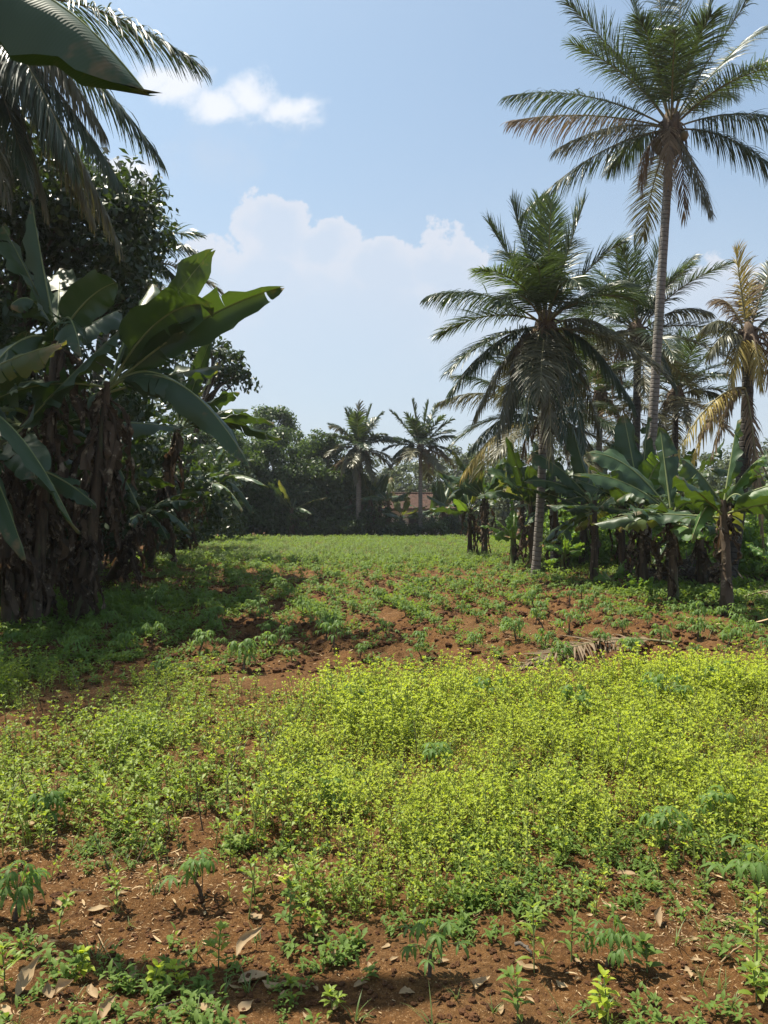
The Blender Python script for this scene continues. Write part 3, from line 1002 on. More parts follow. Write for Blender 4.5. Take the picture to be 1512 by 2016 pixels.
def weed_tmpl(rs, h, nn, L, W, nseg=2, droop=0.5, branch=0):
    """upright weed with leaf pairs and a leafy tip"""
    g = Geo()
    lean = rs.normal(0, 0.12, 2) * h
    def pt(t): return np.array((lean[0] * t * t, lean[1] * t * t, h * t))
    tube(g, [pt(0) - UP * 0.03, pt(0.5), pt(1)], [0.0032, 0.0028, 0.0018], 3, 1, False)
    az = rs.uniform(0, 6)
    for k in range(nn):
        t = 0.22 + 0.78 * (k / max(nn - 1, 1)) ** 0.8
        az += 1.45 + rs.normal(0, 0.25)
        s = (1.0 - 0.35 * t) * rs.uniform(0.75, 1.15)
        for q in (0, 1):
            v, f, lt = leaf_rows(L * s, W * s, nseg, 0.28, droop * rs.uniform(0.5, 1.5), rs.uniform(0.1, 0.7) + 0.3 * t, 0.1, 0.05, 0.8)
            v[:, 0] += 0.008
            lt[:, 2] = rs.rand()
            g.add(rotz(v, az + q * PI) + pt(t), f, 0, lt)
    for k in range(4):
        v, f, lt = leaf_rows(L * 0.55, W * 0.6, nseg, 0.3, 0.3, rs.uniform(0.6, 1.2), 0.1, 0.05, 0.8)
        lt[:, 2] = 0.8
        g.add(rotz(v, rs.uniform(0, 6.3)) + pt(1), f, 0, lt)
    for b in range(branch):
        t = rs.uniform(0.3, 0.8); a = rs.uniform(0, 6.3)
        d = np.array((math.cos(a), math.sin(a), 0.8)) * h * rs.uniform(0.18, 0.35)
        p = pt(t)
        tube(g, [p, p + d], [0.002, 0.0012], 3, 1, False)
        for q in range(5):
            v, f, lt = leaf_rows(L * 0.7, W * 0.7, nseg, 0.28, droop, rs.uniform(0.1, 0.9), 0.1, 0.05, 0.8)
            lt[:, 2] = rs.rand()
            g.add(rotz(v, rs.uniform(0, 6.3)) + p + d * rs.uniform(0.6, 1.0), f, 0, lt)
    return g


def grass_tmpl(rs, h, nb=7):
    g = Geo()
    for k in range(nb):
        v, f, lt = leaf_rows(h * rs.uniform(0.5, 1.1), 0.009, 4, 0.2, rs.uniform(0.3, 0.9), rs.uniform(0.8, 1.45), 0.7, 0.08, 0.5)
        lt[:, 2] = rs.rand()
        g.add(rotz(v, rs.uniform(0, 6.3)) + np.array((rs.normal(0, 0.015), rs.normal(0, 0.015), -0.01)), f, 0, lt)
    return g


def dry_leaf_geo(rs, L, W, curl=1.0, nseg=7):
    """a curled dead leaf lying on the soil"""
    g = Geo()
    t = np.linspace(0, 1, nseg + 1)
    w = W * 0.5 * np.maximum(np.sin(PI * t ** 0.8), 0.08) * (1 + rs.uniform(-0.25, 0.25, nseg + 1))
    x = (t - 0.5) * L * (1 - 0.15 * curl)
    z = 0.014 + curl * L * 0.28 * (np.abs(t - 0.45) ** 1.6) * 1.4 * (1 if rs.rand() < 0.6 else 0.35)
    y = 0.12 * L * np.sin(t * PI * rs.uniform(0.7, 1.4))
    rows = []; lts = []
    c2 = rs.uniform(0.5, 1.5) * curl
    for s in np.linspace(-1, 1, 7):
        a = s * c2
        rows.append(np.stack([x + rs.normal(0, 0.02 * L, nseg + 1) * abs(s), y + w * np.sin(a) / max(c2, .3), z + w * (1 - math.cos(a)) / max(c2, .3) * 1.1 + rs.normal(0, 0.012 * L, nseg + 1) * abs(s)], 1))
        lts.append(np.stack([np.full(nseg + 1, s), t, np.full(nseg + 1, 0.2 + 0.25 * rs.rand())], 1))
    v = np.stack(rows, 1).reshape(-1, 3); lt = np.stack(lts, 1).reshape(-1, 3)
    i = np.arange(nseg)[:, None] * 7; j = np.arange(6)[None]
    f = np.stack([i + j, i + j + 1, i + 8 + j, i + 7 + j], -1).reshape(-1, 4)
    v[:, 2] -= v[:, 2].min() - 0.003
    g.add(v, f, 0, lt)
    return g

# ================================================================== the place
# ------------------------------------------------------------------ left banana grove
GL = 'banana plants of the dark left grove'


def gb(px, py, dy=0.0):
    b = base_at(px, py)
    return b


def lf(px, py, Y, arch, w, fold=0.5, tears=4, roll=0.0):
    return (at(px, py, Y), arch, w, fold, tears, roll)


b = base_at(150, 1226)
banana('big banana plant fronting the left grove, broad leaves reaching right into the sky', GL, b, at(212, 752, 11.2),
       [lf(415, 495, 11.6, 0.12, 0.62, 0.35, 1, 0.75), lf(412, 600, 10.7, 0.75, 0.92, 0.6, 3, 0.75), lf(552, 566, 11.0, 0.42, 0.70, 0.65, 5, 0.80),
        lf(392, 800, 10.7, 0.75, 0.60, 0.9, 9, -0.45), lf(490, 915, 10.4, 1.25, 0.62, 0.8, 3, -0.55), lf(300, 560, 12.6, 0.3, 0.5, 0.5, 3, 0.4)],
       3, 46, 0.10, 1.9, 0.5, 11, 1.2, deadw=(0.04, 0.16), az_bias=2.6, el=(0.0, 0.6), dead_span=(0.15, 1.0))
b = base_at(62, 1236)
banana('banana plant beside the left edge with one narrow pale leaf standing straight up', GL, b, at(112, 655, 11.0),
       [lf(62, 398, 10.9, -0.05, 0.34, 0.95, 0, 0.5), lf(228, 556, 10.6, 0.30, 0.55, 0.2, 0, 0.9), lf(160, 700, 10.2, 0.85, 0.55, 1.0, 10, 0.2),
        lf(22, 600, 10.4, 0.6, 0.5, 0.9, 6, 0), lf(-40, 760, 10.2, 0.6, 0.6, 0.6, 5, 0.3), lf(120, 530, 12.3, 0.3, 0.5, 0.6, 5, 0.2)],
       3, 46, 0.10, 1.9, 0.5, 12, 1.2, deadw=(0.04, 0.16), az_bias=3.0, dead_span=(0.15, 1.0))
b = base_at(285, 1118)
banana('banana plant behind the big one with level leaves pointing right', GL, b, at(352, 838, 19.5),
       [lf(414, 668, 19.0, 0.05, 0.42, 0.3, 0, 1.1), lf(470, 772, 19.3, 0.35, 0.5, 0.5, 2, 0.5), lf(488, 806, 19.8, 0.35, 0.5, 0.5, 4, 0.4), lf(538, 832, 19.0, 0.55, 0.5, 0.5, 1, 0.3),
        lf(550, 866, 18.6, 0.55, 0.55, 0.4, 1, 0.4), lf(345, 715, 20.3, 0.1, 0.5, 0.4, 2, 0.9)],
       4, 18, 0.15, 2.0, 0.5, 13, 1.5)
b = base_at(212, 1150)
banana('banana plant in the left grove with sunlit young leaves low over the ground', GL, b, at(282, 1000, 15.6),
       [lf(376, 1050, 15.0, 0.45, 0.36, 0.4, 2, 0.2), lf(398, 996, 15.6, 0.35, 0.34, 0.5, 3, 0.2), lf(402, 968, 16.2, 0.25, 0.34, 0.5, 3, 0.2), lf(330, 1062, 15.0, 0.3, 0.3, 0.5, 5, 0)],
       4, 14, 0.12, 1.3, 0.35, 14, 1.0)
b = base_at(352, 1086)
banana('banana plant near the far end of the left grove with thin arching leaves', GL, b, at(404, 952, 29.5),
       [lf(500, 905, 29, 0.6, 0.5, 0.5, 5, 0.3), lf(528, 960, 28, 0.9, 0.45, 0.5, 6, 0.3), lf(478, 1005, 27.5, 0.9, 0.5, 0.6, 6, 0.3), lf(452, 862, 30, 0.2, 0.5, 0.4, 3, 0.6), lf(500, 1010, 29, 1.4, 0.5, 0.5, 4, 0.2)],
       5, 16, 0.17, 2.3, 0.55, 15, 1.5)
b = base_at(300, 1097)
banana('banana plant with a ragged brown skirt midway along the left grove', GL, b, at(330, 960, 26), [], 8, 18, 0.17, 2.2, 0.55, 16, 1.5)
# plant off the left edge with leaves hanging into view low down
banana('banana plant cut by the left edge with a dark leaf drooping near the ground', GL, (-5.9, 9.6, zg(-5.9, 9.6)), (-5.7, 9.6, 3.0),
       [lf(150, 1048, 9.0, 1.25, 0.42, 0.5, 1, 0.3), lf(50, 1100, 9.2, 1.0, 0.45, 0.6, 3, 0.2), lf(48, 735, 9.6, 0.4, 0.5, 0.7, 5, 0.3)], 4, 14, 0.15, 2.0, 0.5, 17, 1.3)
banana('banana plant just outside the left edge, shading the weeds there', GL, (-5.9, 7.6, zg(-5.9, 7.6)), (-5.8, 7.6, 3.7), [], 12, 10, 0.14, 1.9, 0.62, 19, 1.3, az_bias=3.1)
# the near plant whose leaf hangs over the camera at the upper left
P0 = at(-450, 470, 3.9)
t = banana('near banana plant whose huge leaf hangs across the upper left corner', GL, (P0[0] - 0.1, 3.95, zg(P0[0], 3.95)), P0, [], 0, 5, 0.12, 1.6, 0.5, 18, 1.0)
lg = banana_leaf_geo(P0, at(-150, -400, 3.6), at(290, 186, 3.5), 0.60, 5, 1.25, 1.6, 0.2, 0.36, 0.06, 0.022, rows=40)
obj('leaf', lg, [M['banana'], M['midrib']], t, P0)
rs = np.random.RandomState(4)
for k, (X, Y, hh) in enumerate([(-7.6, 11.5, 3.0), (-6.6, 13.2, 3.3), (-8.6, 14.0, 3.2), (-7.4, 16.0, 3.4), (-9.3, 18.0, 3.3), (-7.0, 18.6, 2.8), (-8.4, 21.0, 3.4),
                                (-10.5, 23.5, 3.4), (-8.6, 25.5, 3.0), (-10.6, 29.0, 3.4), (-9.6, 33.5, 3.0), (-11.6, 36.0, 3.2), (-10.6, 39.5, 2.8), (-12.6, 43.0, 3.2), (-5.6, 12.3, 3.1), (-5.1, 10.4, 2.6)]):
    bb = np.array((X, Y, zg(X, Y)))
    banana('banana plant with a skirt of dried leaves deep inside the dark left grove', GL + ' with dried skirts', bb, bb + np.array((rs.normal(0, 0.2), rs.normal(0, 0.1), hh)),
           [], 10 if Y < 20 else 7, 24 if Y < 20 else 12, 0.10, 2.0, 0.52, 30 + k, 1.2, deadw=(0.04, 0.18), el=(-0.5, 1.0))

# trees over the grove
GT = 'dark trees above the left grove'
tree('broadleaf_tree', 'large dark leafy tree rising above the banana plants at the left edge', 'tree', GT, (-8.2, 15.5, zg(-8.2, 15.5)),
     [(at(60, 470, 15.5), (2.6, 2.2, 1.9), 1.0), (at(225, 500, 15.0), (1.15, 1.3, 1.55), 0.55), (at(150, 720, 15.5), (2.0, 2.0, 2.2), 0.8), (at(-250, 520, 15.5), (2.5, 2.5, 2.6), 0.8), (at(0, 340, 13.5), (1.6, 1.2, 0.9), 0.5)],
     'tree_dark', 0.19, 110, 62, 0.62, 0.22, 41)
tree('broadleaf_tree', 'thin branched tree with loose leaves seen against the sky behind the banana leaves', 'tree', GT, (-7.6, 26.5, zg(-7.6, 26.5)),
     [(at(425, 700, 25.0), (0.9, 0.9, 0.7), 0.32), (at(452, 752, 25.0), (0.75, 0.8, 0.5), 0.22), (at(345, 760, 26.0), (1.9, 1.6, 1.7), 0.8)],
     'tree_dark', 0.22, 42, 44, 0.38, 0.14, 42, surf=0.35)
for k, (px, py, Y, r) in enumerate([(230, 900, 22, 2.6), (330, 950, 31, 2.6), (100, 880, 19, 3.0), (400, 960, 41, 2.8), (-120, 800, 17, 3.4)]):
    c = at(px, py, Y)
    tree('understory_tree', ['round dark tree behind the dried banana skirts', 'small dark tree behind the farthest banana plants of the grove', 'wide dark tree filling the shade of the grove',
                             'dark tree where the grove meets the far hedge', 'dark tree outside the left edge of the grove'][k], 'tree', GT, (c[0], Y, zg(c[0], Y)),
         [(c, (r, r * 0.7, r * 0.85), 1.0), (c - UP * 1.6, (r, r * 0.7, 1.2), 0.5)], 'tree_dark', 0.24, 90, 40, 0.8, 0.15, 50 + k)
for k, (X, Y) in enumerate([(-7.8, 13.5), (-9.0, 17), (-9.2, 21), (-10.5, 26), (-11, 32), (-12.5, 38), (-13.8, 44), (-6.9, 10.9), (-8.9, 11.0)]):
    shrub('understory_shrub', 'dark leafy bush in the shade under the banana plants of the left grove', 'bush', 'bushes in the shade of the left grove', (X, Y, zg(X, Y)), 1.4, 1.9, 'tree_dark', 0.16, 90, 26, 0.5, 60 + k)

# palms on the left
GP = 'coconut palms'
cr = at(-95, 20, 11.6)
palm('coconut palm whose feathery fronds hang into the upper left corner', GP, (-7.8, 12.6, zg(-7.8, 12.6)), cr,
     [(at(388, 125, 11.0), 0.85, 'frond', 0.75), (at(238, 362, 11.4), 0.75, 'frond', 1.0), (at(312, 305, 12.0), 1.0, 'frond', 0.9), (at(55, 345, 11.2), 0.7, 'frond', 0.9),
      (at(120, 300, 12.2), 0.9, 'frond', 1.0), (at(235, 480, 12.4), 1.2, 'frond_old', 1.2), (at(-20, 330, 11.8), 0.7, 'frond', 1.0), (at(180, 420, 12.8), 1.2, 'frond_old', 1.2), (at(95, 240, 11.0), 0.7, 'frond', 1.0), (at(200, 250, 11.4), 1.0, 'frond_old', 1.1), (at(10, 380, 10.8), 0.9, 'frond_old', 1.1), (at(90, 400, 11.8), 1.2, 'frond_old', 1.1), (at(150, 330, 10.6), 1.1, 'frond', 1.2)],
     14, 4.2, 1.0, 1, (0.2, 0.14), n=150, lw=0.024, dead=0, low='frond', elr=(-0.5, 1.2), azf=lambda q, rs: -2.5 + (q % 5) * 0.3 if q > 5 else 2.2 + q * 0.35)
palm('coconut palm behind the large dark tree, frond ends poking out on its right', GP, (-7.6, 19.6, zg(-7.6, 19.6)), at(228, 520, 19),
     [(at(306, 372, 18.6), 0.35, 'frond', 0.5), (at(380, 492, 18.6), 0.55, 'frond', 0.7), (at(352, 552, 18.8), 0.55, 'frond', 0.9), (at(255, 350, 19.0), 0.2, 'frond', 0.4)],
     12, 2.8, 0.75, 2, (0.17, 0.12), n=70)

# ------------------------------------------------------------------ palms on the right
T_base = np.array(((1268 - 756) / F * 20.5, 20.5, 0)); T_base[2] = zg(T_base[0], T_base[1])
palm('tallest coconut palm with a long bare grey trunk at the right', GP, T_base, at(1321, 262, 20.2),
     [(at(1117, 6, 20), 0.35, 'frond', 0.5), (at(1002, 188, 19.6), 0.75, 'frond', 0.9), (at(1005, 238, 20.6), 0.45, 'frond_dead', 1.0), (at(1098, 292, 19.4), 0.55, 'frond_old', 0.9),
      (at(1030, 420, 20), 0.85, 'frond', 0.95), (at(1232, -30, 21), 0.15, 'frond', 0.45), (at(1290, -100, 20.0), 0.0, 'frond', 0.4), (at(1350, -110, 20.4), 0.0, 'frond', 0.4),
      (at(1425, -60, 20), 0.15, 'frond', 0.45), (at(1490, -20, 19.6), 0.35, 'frond', 0.5), (at(1560, 105, 20), 0.5, 'frond', 0.7), (at(1590, 250, 20), 0.7, 'frond', 1.0),
      (at(1545, 350, 19.6), 0.75, 'frond', 0.9), (at(1398, 415, 19.4), 0.45, 'frond_old', 0.9), (at(1180, 90, 21.6), 0.5, 'frond', 0.5), (at(1500, 60, 21.6), 0.5, 'frond', 0.6),
      (at(1330, 60, 17.2), 0.9, 'frond', 0.5), (at(1260, 40, 18.4), 0.7, 'frond', 0.5), (at(1400, 30, 18.2), 0.7, 'frond', 0.5), (at(1200, 330, 21.6), 0.5, 'frond', 0.8), (at(1440, 190, 22.6), 0.8, 'frond', 0.8)],
     3, 3.8, 1.0, 3, (0.145, 0.11), lean=(-0.05, 0, 0), nuts=9, n=132, lw=0.024, dead=3, fibre=0.34)
M_base = base_at(1052, 1098); M_base = np.array(((1052 - 756) / F * 18.6, 18.6, 0)); M_base[2] = zg(M_base[0], 18.6)
palm('broad leaning coconut palm left of the tallest one with a full dark green crown', GP, M_base, at(1074, 650, 18),
     [(at(846, 582, 17.8), 0.65, 'frond', 0.8), (at(962, 440, 18.3), 0.12, 'frond', 0.45), (at(1008, 400, 18), 0.05, 'frond', 0.4), (at(1062, 395, 18.4), 0.0, 'frond_young', 0.35), (at(1085, 398, 17.6), 0.0, 'frond_young', 0.25),
      (at(1150, 400, 17.8), 0.1, 'frond', 0.4), (at(1222, 478, 17.6), 0.35, 'frond', 0.5), (at(1238, 560, 18.6), 0.5, 'frond', 0.7), (at(888, 770, 17.4), 0.75, 'frond', 0.9), (at(935, 820, 18.4), 0.85, 'frond_old', 1.0),
      (at(1000, 830, 17.2), 1.0, 'frond', 1.1), (at(1110, 860, 16.6), 1.2, 'frond', 1.1), (at(1248, 800, 17.4), 0.95, 'frond', 1.0), (at(1180, 850, 18.6), 1.1, 'frond_old', 1.1), (at(1050, 520, 16.2), 0.9, 'frond', 0.5),
      (at(1140, 560, 16.0), 0.9, 'frond', 0.6), (at(980, 600, 16.2), 0.8, 'frond', 0.6), (at(1120, 480, 20), 0.5, 'frond', 0.5), (at(1000, 500, 20), 0.5, 'frond', 0.5), (at(1245, 690, 18), 0.8, 'frond_old', 1.0), (at(1035, 850, 16.4), 1.3, 'frond', 1.1), (at(1085, 900, 16.0), 1.4, 'frond_old', 1.1), (at(1150, 880, 16.6), 1.4, 'frond', 1.1), (at(980, 860, 17.0), 1.2, 'frond_old', 1.1)],
     9, 3.0, 0.90, 4, (0.115, 0.09), lean=(0.12, 0, 0), nuts=8, n=124, lw=0.024, dead=3, fibre=0.28, elr=(-0.5, 0.9))
b = np.array(((1092 - 756) / F * 23.5, 23.5, 0)); b[2] = zg(b[0], b[1])
palm('shorter coconut palm behind the leaning one with yellow tipped low fronds to the left', GP, b, at(1078, 835, 23.5),
     [(at(870, 790, 23), 0.95, 'frond_old', 0.9), (at(925, 885, 23), 1.1, 'frond', 1.0), (at(912, 935, 22.5), 1.2, 'frond_yellow', 1.0), (at(1010, 690, 23), 0.3, 'frond', 0.5), (at(900, 740, 24), 0.6, 'frond', 0.7), (at(960, 700, 24), 0.4, 'frond', 0.6),
      (at(1230, 860, 23), 0.9, 'frond', 0.9), (at(1190, 930, 23), 1.1, 'frond_old', 1.0)],
     14, 3.3, 0.92, 5, (0.15, 0.11), n=110, lw=0.026, nuts=4)
b = np.array(((1240 - 756) / F * 25, 25, 0)); b[2] = zg(b[0], b[1])
palm('coconut palm right behind the tallest trunk with a tall tuft of upright fronds', GP, b, at(1255, 665, 25),
     [(at(1248, 470, 25), 0.0, 'frond', 0.4), (at(1212, 495, 25), 0.1, 'frond', 0.5), (at(1300, 480, 24.6), 0.1, 'frond', 0.5), (at(1362, 510, 24.6), 0.5, 'frond', 0.7), (at(1398, 615, 24.6), 0.75, 'frond_old', 0.9),
      (at(1170, 700, 24.6), 0.8, 'frond_old', 1.0), (at(1160, 560, 25), 0.5, 'frond', 0.6), (at(1330, 760, 24.4), 0.9, 'frond', 1.0)],
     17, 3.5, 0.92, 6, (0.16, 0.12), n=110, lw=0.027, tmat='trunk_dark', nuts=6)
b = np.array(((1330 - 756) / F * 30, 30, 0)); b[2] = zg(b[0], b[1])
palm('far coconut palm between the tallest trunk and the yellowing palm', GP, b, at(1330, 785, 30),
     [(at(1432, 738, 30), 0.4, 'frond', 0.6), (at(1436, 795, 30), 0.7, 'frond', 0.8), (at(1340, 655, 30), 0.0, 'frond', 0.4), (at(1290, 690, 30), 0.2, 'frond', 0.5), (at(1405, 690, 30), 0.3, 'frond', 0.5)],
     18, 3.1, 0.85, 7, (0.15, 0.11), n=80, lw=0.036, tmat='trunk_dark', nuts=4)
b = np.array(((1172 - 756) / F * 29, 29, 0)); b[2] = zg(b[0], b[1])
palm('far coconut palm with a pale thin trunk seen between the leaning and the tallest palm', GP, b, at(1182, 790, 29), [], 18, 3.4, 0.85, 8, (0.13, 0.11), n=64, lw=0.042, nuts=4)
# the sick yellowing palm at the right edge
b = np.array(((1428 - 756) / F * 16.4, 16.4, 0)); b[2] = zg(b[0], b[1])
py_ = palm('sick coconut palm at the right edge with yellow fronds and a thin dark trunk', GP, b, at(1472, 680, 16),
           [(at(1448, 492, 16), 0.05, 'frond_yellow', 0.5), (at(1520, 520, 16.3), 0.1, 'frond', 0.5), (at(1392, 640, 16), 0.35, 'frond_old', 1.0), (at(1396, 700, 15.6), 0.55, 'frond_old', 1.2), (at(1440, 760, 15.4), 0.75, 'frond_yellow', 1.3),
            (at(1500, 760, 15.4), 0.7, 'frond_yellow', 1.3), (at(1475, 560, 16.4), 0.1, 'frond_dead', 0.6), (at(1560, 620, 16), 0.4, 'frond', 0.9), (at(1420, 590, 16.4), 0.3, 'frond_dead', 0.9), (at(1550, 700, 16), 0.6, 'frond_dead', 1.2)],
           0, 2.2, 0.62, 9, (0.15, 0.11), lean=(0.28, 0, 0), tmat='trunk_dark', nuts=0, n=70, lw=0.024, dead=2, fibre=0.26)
J = at(1466, 765, 15.9)
for k, (tip, arch, kind) in enumerate([(at(1312, 930, 15.2), 0.85, 'frond_yellow'), (at(1355, 930, 15.6), 0.95, 'frond_yellow'), (at(1400, 900, 15.9), 0.7, 'frond_dead'), (at(1500, 1045, 15.4), 0.95, 'frond_dead'), (at(1490, 960, 16), 0.6, 'frond_dead'), (at(1505, 1085, 15.7), 1.1, 'frond_dead'), (at(1375, 860, 15.6), 0.6, 'frond_dead')]):
    P2 = np.asarray(tip); Pc = J * 0.55 + P2 * 0.45 + UP * arch
    obj('dead_frond' if kind == 'frond_dead' else 'frond', frond_geo(J, Pc, P2, 700 + k, 0.52, 48, 0.03, 1.1, 0.15, rib=0.03), [M[kind], M['rachis']], py_, J)

# ------------------------------------------------------------------ banana row on the right
GR = 'banana plants in the row along the right side of the field'
banana('nearest banana plant of the right row with a thick brown stem at the right edge', GR, base_at(1432, 1212), at(1424, 985, 11.9),
       [lf(1452, 828, 12.2, 0.05, 0.42, 0.5, 1, 0.9), lf(1345, 905, 11.7, 0.2, 0.5, 0.35, 1, 0.9), lf(1362, 1062, 11.5, 0.55, 0.3, 1.0, 2, 0.3), lf(1500, 900, 12.2, 0.2, 0.4, 0.6, 3, 0.5), lf(1480, 1010, 11.6, 0.5, 0.4, 0.8, 5, 0.3)],
       6, 10, 0.10, 1.5, 0.42, 71, 0.55, deadw=(0.04, 0.09), fresh=0.15, el=(-0.2, 0.7))
banana('second banana plant of the right row with a dark leaf hanging level', GR, base_at(1325, 1190), at(1322, 1000, 13.2),
       [lf(1390, 1006, 12.4, 0.35, 0.38, 0.2, 0, 0.7), lf(1384, 976, 13, 0.28, 0.42, 0.5, 8, 0.35), lf(1132, 934, 12.8, 0.42, 0.50, 0.35, 1, 0.55), lf(1160, 892, 13.3, 0.55, 0.62, 0.3, 1, 0.8), lf(1300, 845, 13.6, 0.0, 0.45, 0.4, 2, 0.8), lf(1215, 985, 13.8, 0.5, 0.4, 0.5, 3, 0.3)],
       6, 9, 0.09, 1.6, 0.44, 72, 0.55, deadw=(0.04, 0.09), fresh=0.15, el=(-0.2, 0.7))
banana('third banana plant of the right row with tall upright leaves', GR, base_at(1266, 1166), at(1262, 985, 15.2),
       [lf(1228, 818, 15.4, 0.05, 0.55, 0.5, 2, 0.9), lf(1195, 878, 15.2, 0.2, 0.5, 0.4, 2, 0.8), lf(1310, 905, 14.9, 0.5, 0.55, 0.3, 1, 0.9), lf(1275, 822, 15.8, 0.05, 0.5, 0.4, 3, 0.8), lf(1360, 960, 15.0, 0.5, 0.4, 0.6, 6, 0.3), lf(1180, 1000, 15, 0.5, 0.4, 0.5, 4, 0.3)],
       7, 18, 0.10, 1.7, 0.45, 73, 0.7, deadw=(0.04, 0.09), fresh=0.15, el=(-0.2, 0.7))
banana('fourth banana plant of the right row with a straight brown stem standing clear', GR, base_at(1168, 1150), at(1170, 985, 17),
       [lf(1048, 892, 16.8, 0.35, 0.55, 0.35, 1, 0.7), lf(1036, 948, 16.6, 0.4, 0.5, 0.35, 1, 0.6), lf(1124, 835, 17.2, 0.05, 0.5, 0.5, 2, 0.8), lf(1225, 962, 16.8, 0.4, 0.4, 0.7, 5, 0.4), lf(1205, 870, 17.3, 0.1, 0.5, 0.4, 3, 0.8)],
       7, 7, 0.09, 1.7, 0.44, 74, 0.5, deadw=(0.04, 0.09), fresh=0.15, el=(-0.2, 0.7))
banana('banana plant of the right row in front of the leaning palm trunk', GR, base_at(1052, 1121), at(1044, 985, 21.3),
       [lf(958, 928, 21, 0.4, 0.55, 0.4, 2, 0.6), lf(1000, 900, 21.4, 0.15, 0.5, 0.5, 3, 0.7), lf(1100, 900, 21.3, 0.2, 0.5, 0.5, 3, 0.6), lf(940, 980, 20.8, 0.5, 0.5, 0.5, 3, 0.4), lf(1130, 965, 21, 0.5, 0.5, 0.5, 2, 0.5), lf(1050, 870, 21.6, 0.0, 0.5, 0.5, 3, 0.7)],
       6, 14, 0.11, 1.9, 0.5, 75, 0.9, deadw=(0.04, 0.09), fresh=0.15)
banana('banana plant near the far end of the right row with leaves fanned to the left', GR, base_at(952, 1100), at(955, 978, 26),
       [lf(908, 915, 26, 0.3, 0.5, 0.5, 3, 0.6), lf(878, 940, 25.8, 0.5, 0.5, 0.5, 3, 0.5), lf(936, 897, 26.2, 0.1, 0.5, 0.5, 3, 0.7), lf(880, 985, 25.5, 0.8, 0.5, 0.6, 4, 0.4), lf(1010, 930, 26, 0.4, 0.5, 0.5, 3, 0.5), lf(990, 900, 26, 0.2, 0.5, 0.5, 3, 0.5)],
       6, 12, 0.11, 2.0, 0.5, 76, 0.9, deadw=(0.04, 0.09), fresh=0.15)
banana('thin banana plant at the far end of the right row beside its leafier neighbour', GR, base_at(925, 1096), at(925, 1000, 27),
       [lf(880, 1000, 27, 0.5, 0.45, 0.5, 4, 0.4), lf(900, 955, 27, 0.2, 0.4, 0.5, 4, 0.4)], 7, 10, 0.10, 1.7, 0.4, 77, 0.8, deadw=(0.04, 0.09), fresh=0.15)
banana('low bushy banana plant with bright leaves between the fifth and sixth stems', GR, base_at(1012, 1112), at(1010, 1052, 23),
       [lf(975, 1055, 22.6, 0.3, 0.3, 0.5, 2, 0.4), lf(1010, 985, 23, 0.05, 0.3, 0.5, 1, 0.7)], 9, 2, 0.13, 1.1, 0.32, 78, 0.5, deadw=(0.04, 0.09), fresh=0.15, mat='banana_young', green=True, tear=1)
banana('bright young banana plant growing in front of the palm trunks', GR, base_at(1112, 1128), at(1112, 1085, 20),
       [lf(1075, 1078, 19.6, 0.2, 0.22, 0.4, 0, 0.4), lf(1150, 1070, 19.6, 0.2, 0.22, 0.4, 0, 0.4), lf(1130, 1045, 20, 0.1, 0.22, 0.4, 0, 0.6)], 6, 1, 0.07, 0.75, 0.24, 79, 0.3, deadw=(0.04, 0.09), fresh=0.15, mat='banana_young', green=True, tear=0.5)
banana('tiny banana sucker with yellow green leaves at the foot of the third stem', GR, base_at(1262, 1172), at(1258, 1150, 14.6),
       [lf(1240, 1130, 14.3, 0.05, 0.16, 0.4, 0, 0.6), lf(1285, 1140, 14.3, 0.05, 0.16, 0.4, 0, 0.6)], 4, 2, 0.05, 0.42, 0.15, 80, 0.2, deadw=(0.04, 0.09), fresh=0.15, mat='banana_young', green=True, tear=0.5)
banana('small leafy banana sucker between the third and fourth stems', GR, base_at(1208, 1160), at(1206, 1135, 15.6),
       [lf(1170, 1140, 15.4, 0.1, 0.16, 0.4, 0, 0.5), lf(1222, 1108, 15.6, 0.02, 0.16, 0.4, 0, 0.6)], 6, 2, 0.05, 0.5, 0.16, 81, 0.2, deadw=(0.04, 0.09), fresh=0.15, mat='banana_young', green=True, tear=0.5)
banana('low banana sucker with a few leaves at the right edge beyond the nearest stem', GR, (7.4, 14.2, zg(7.4, 14.2)), (7.4, 14.2, 0.75), [], 6, 1, 0.07, 0.9, 0.26, 82, 0.3, deadw=(0.04, 0.09), fresh=0.15, mat='banana_young', green=True, tear=1)
for k, (X, Y, h) in enumerate([(7.6, 19.5, 2.2), (5.9, 22.5, 2.3), (9.6, 27, 2.4), (5.6, 31, 2.3), (11.0, 21.5, 2.4)]):
    bb = np.array((X, Y, zg(X, Y)))
    banana(['banana plant standing behind the second stem of the right row', 'banana plant between the palm trunks behind the right row', 'banana plant far back under the yellowing palm',
            'banana plant behind the far end of the right row', 'banana plant by the right edge behind the bushes'][k], 'banana plants behind the right row', bb, bb + UP * h, [], 8, 4, 0.13, 1.7, 0.46, 90 + k, 0.8)

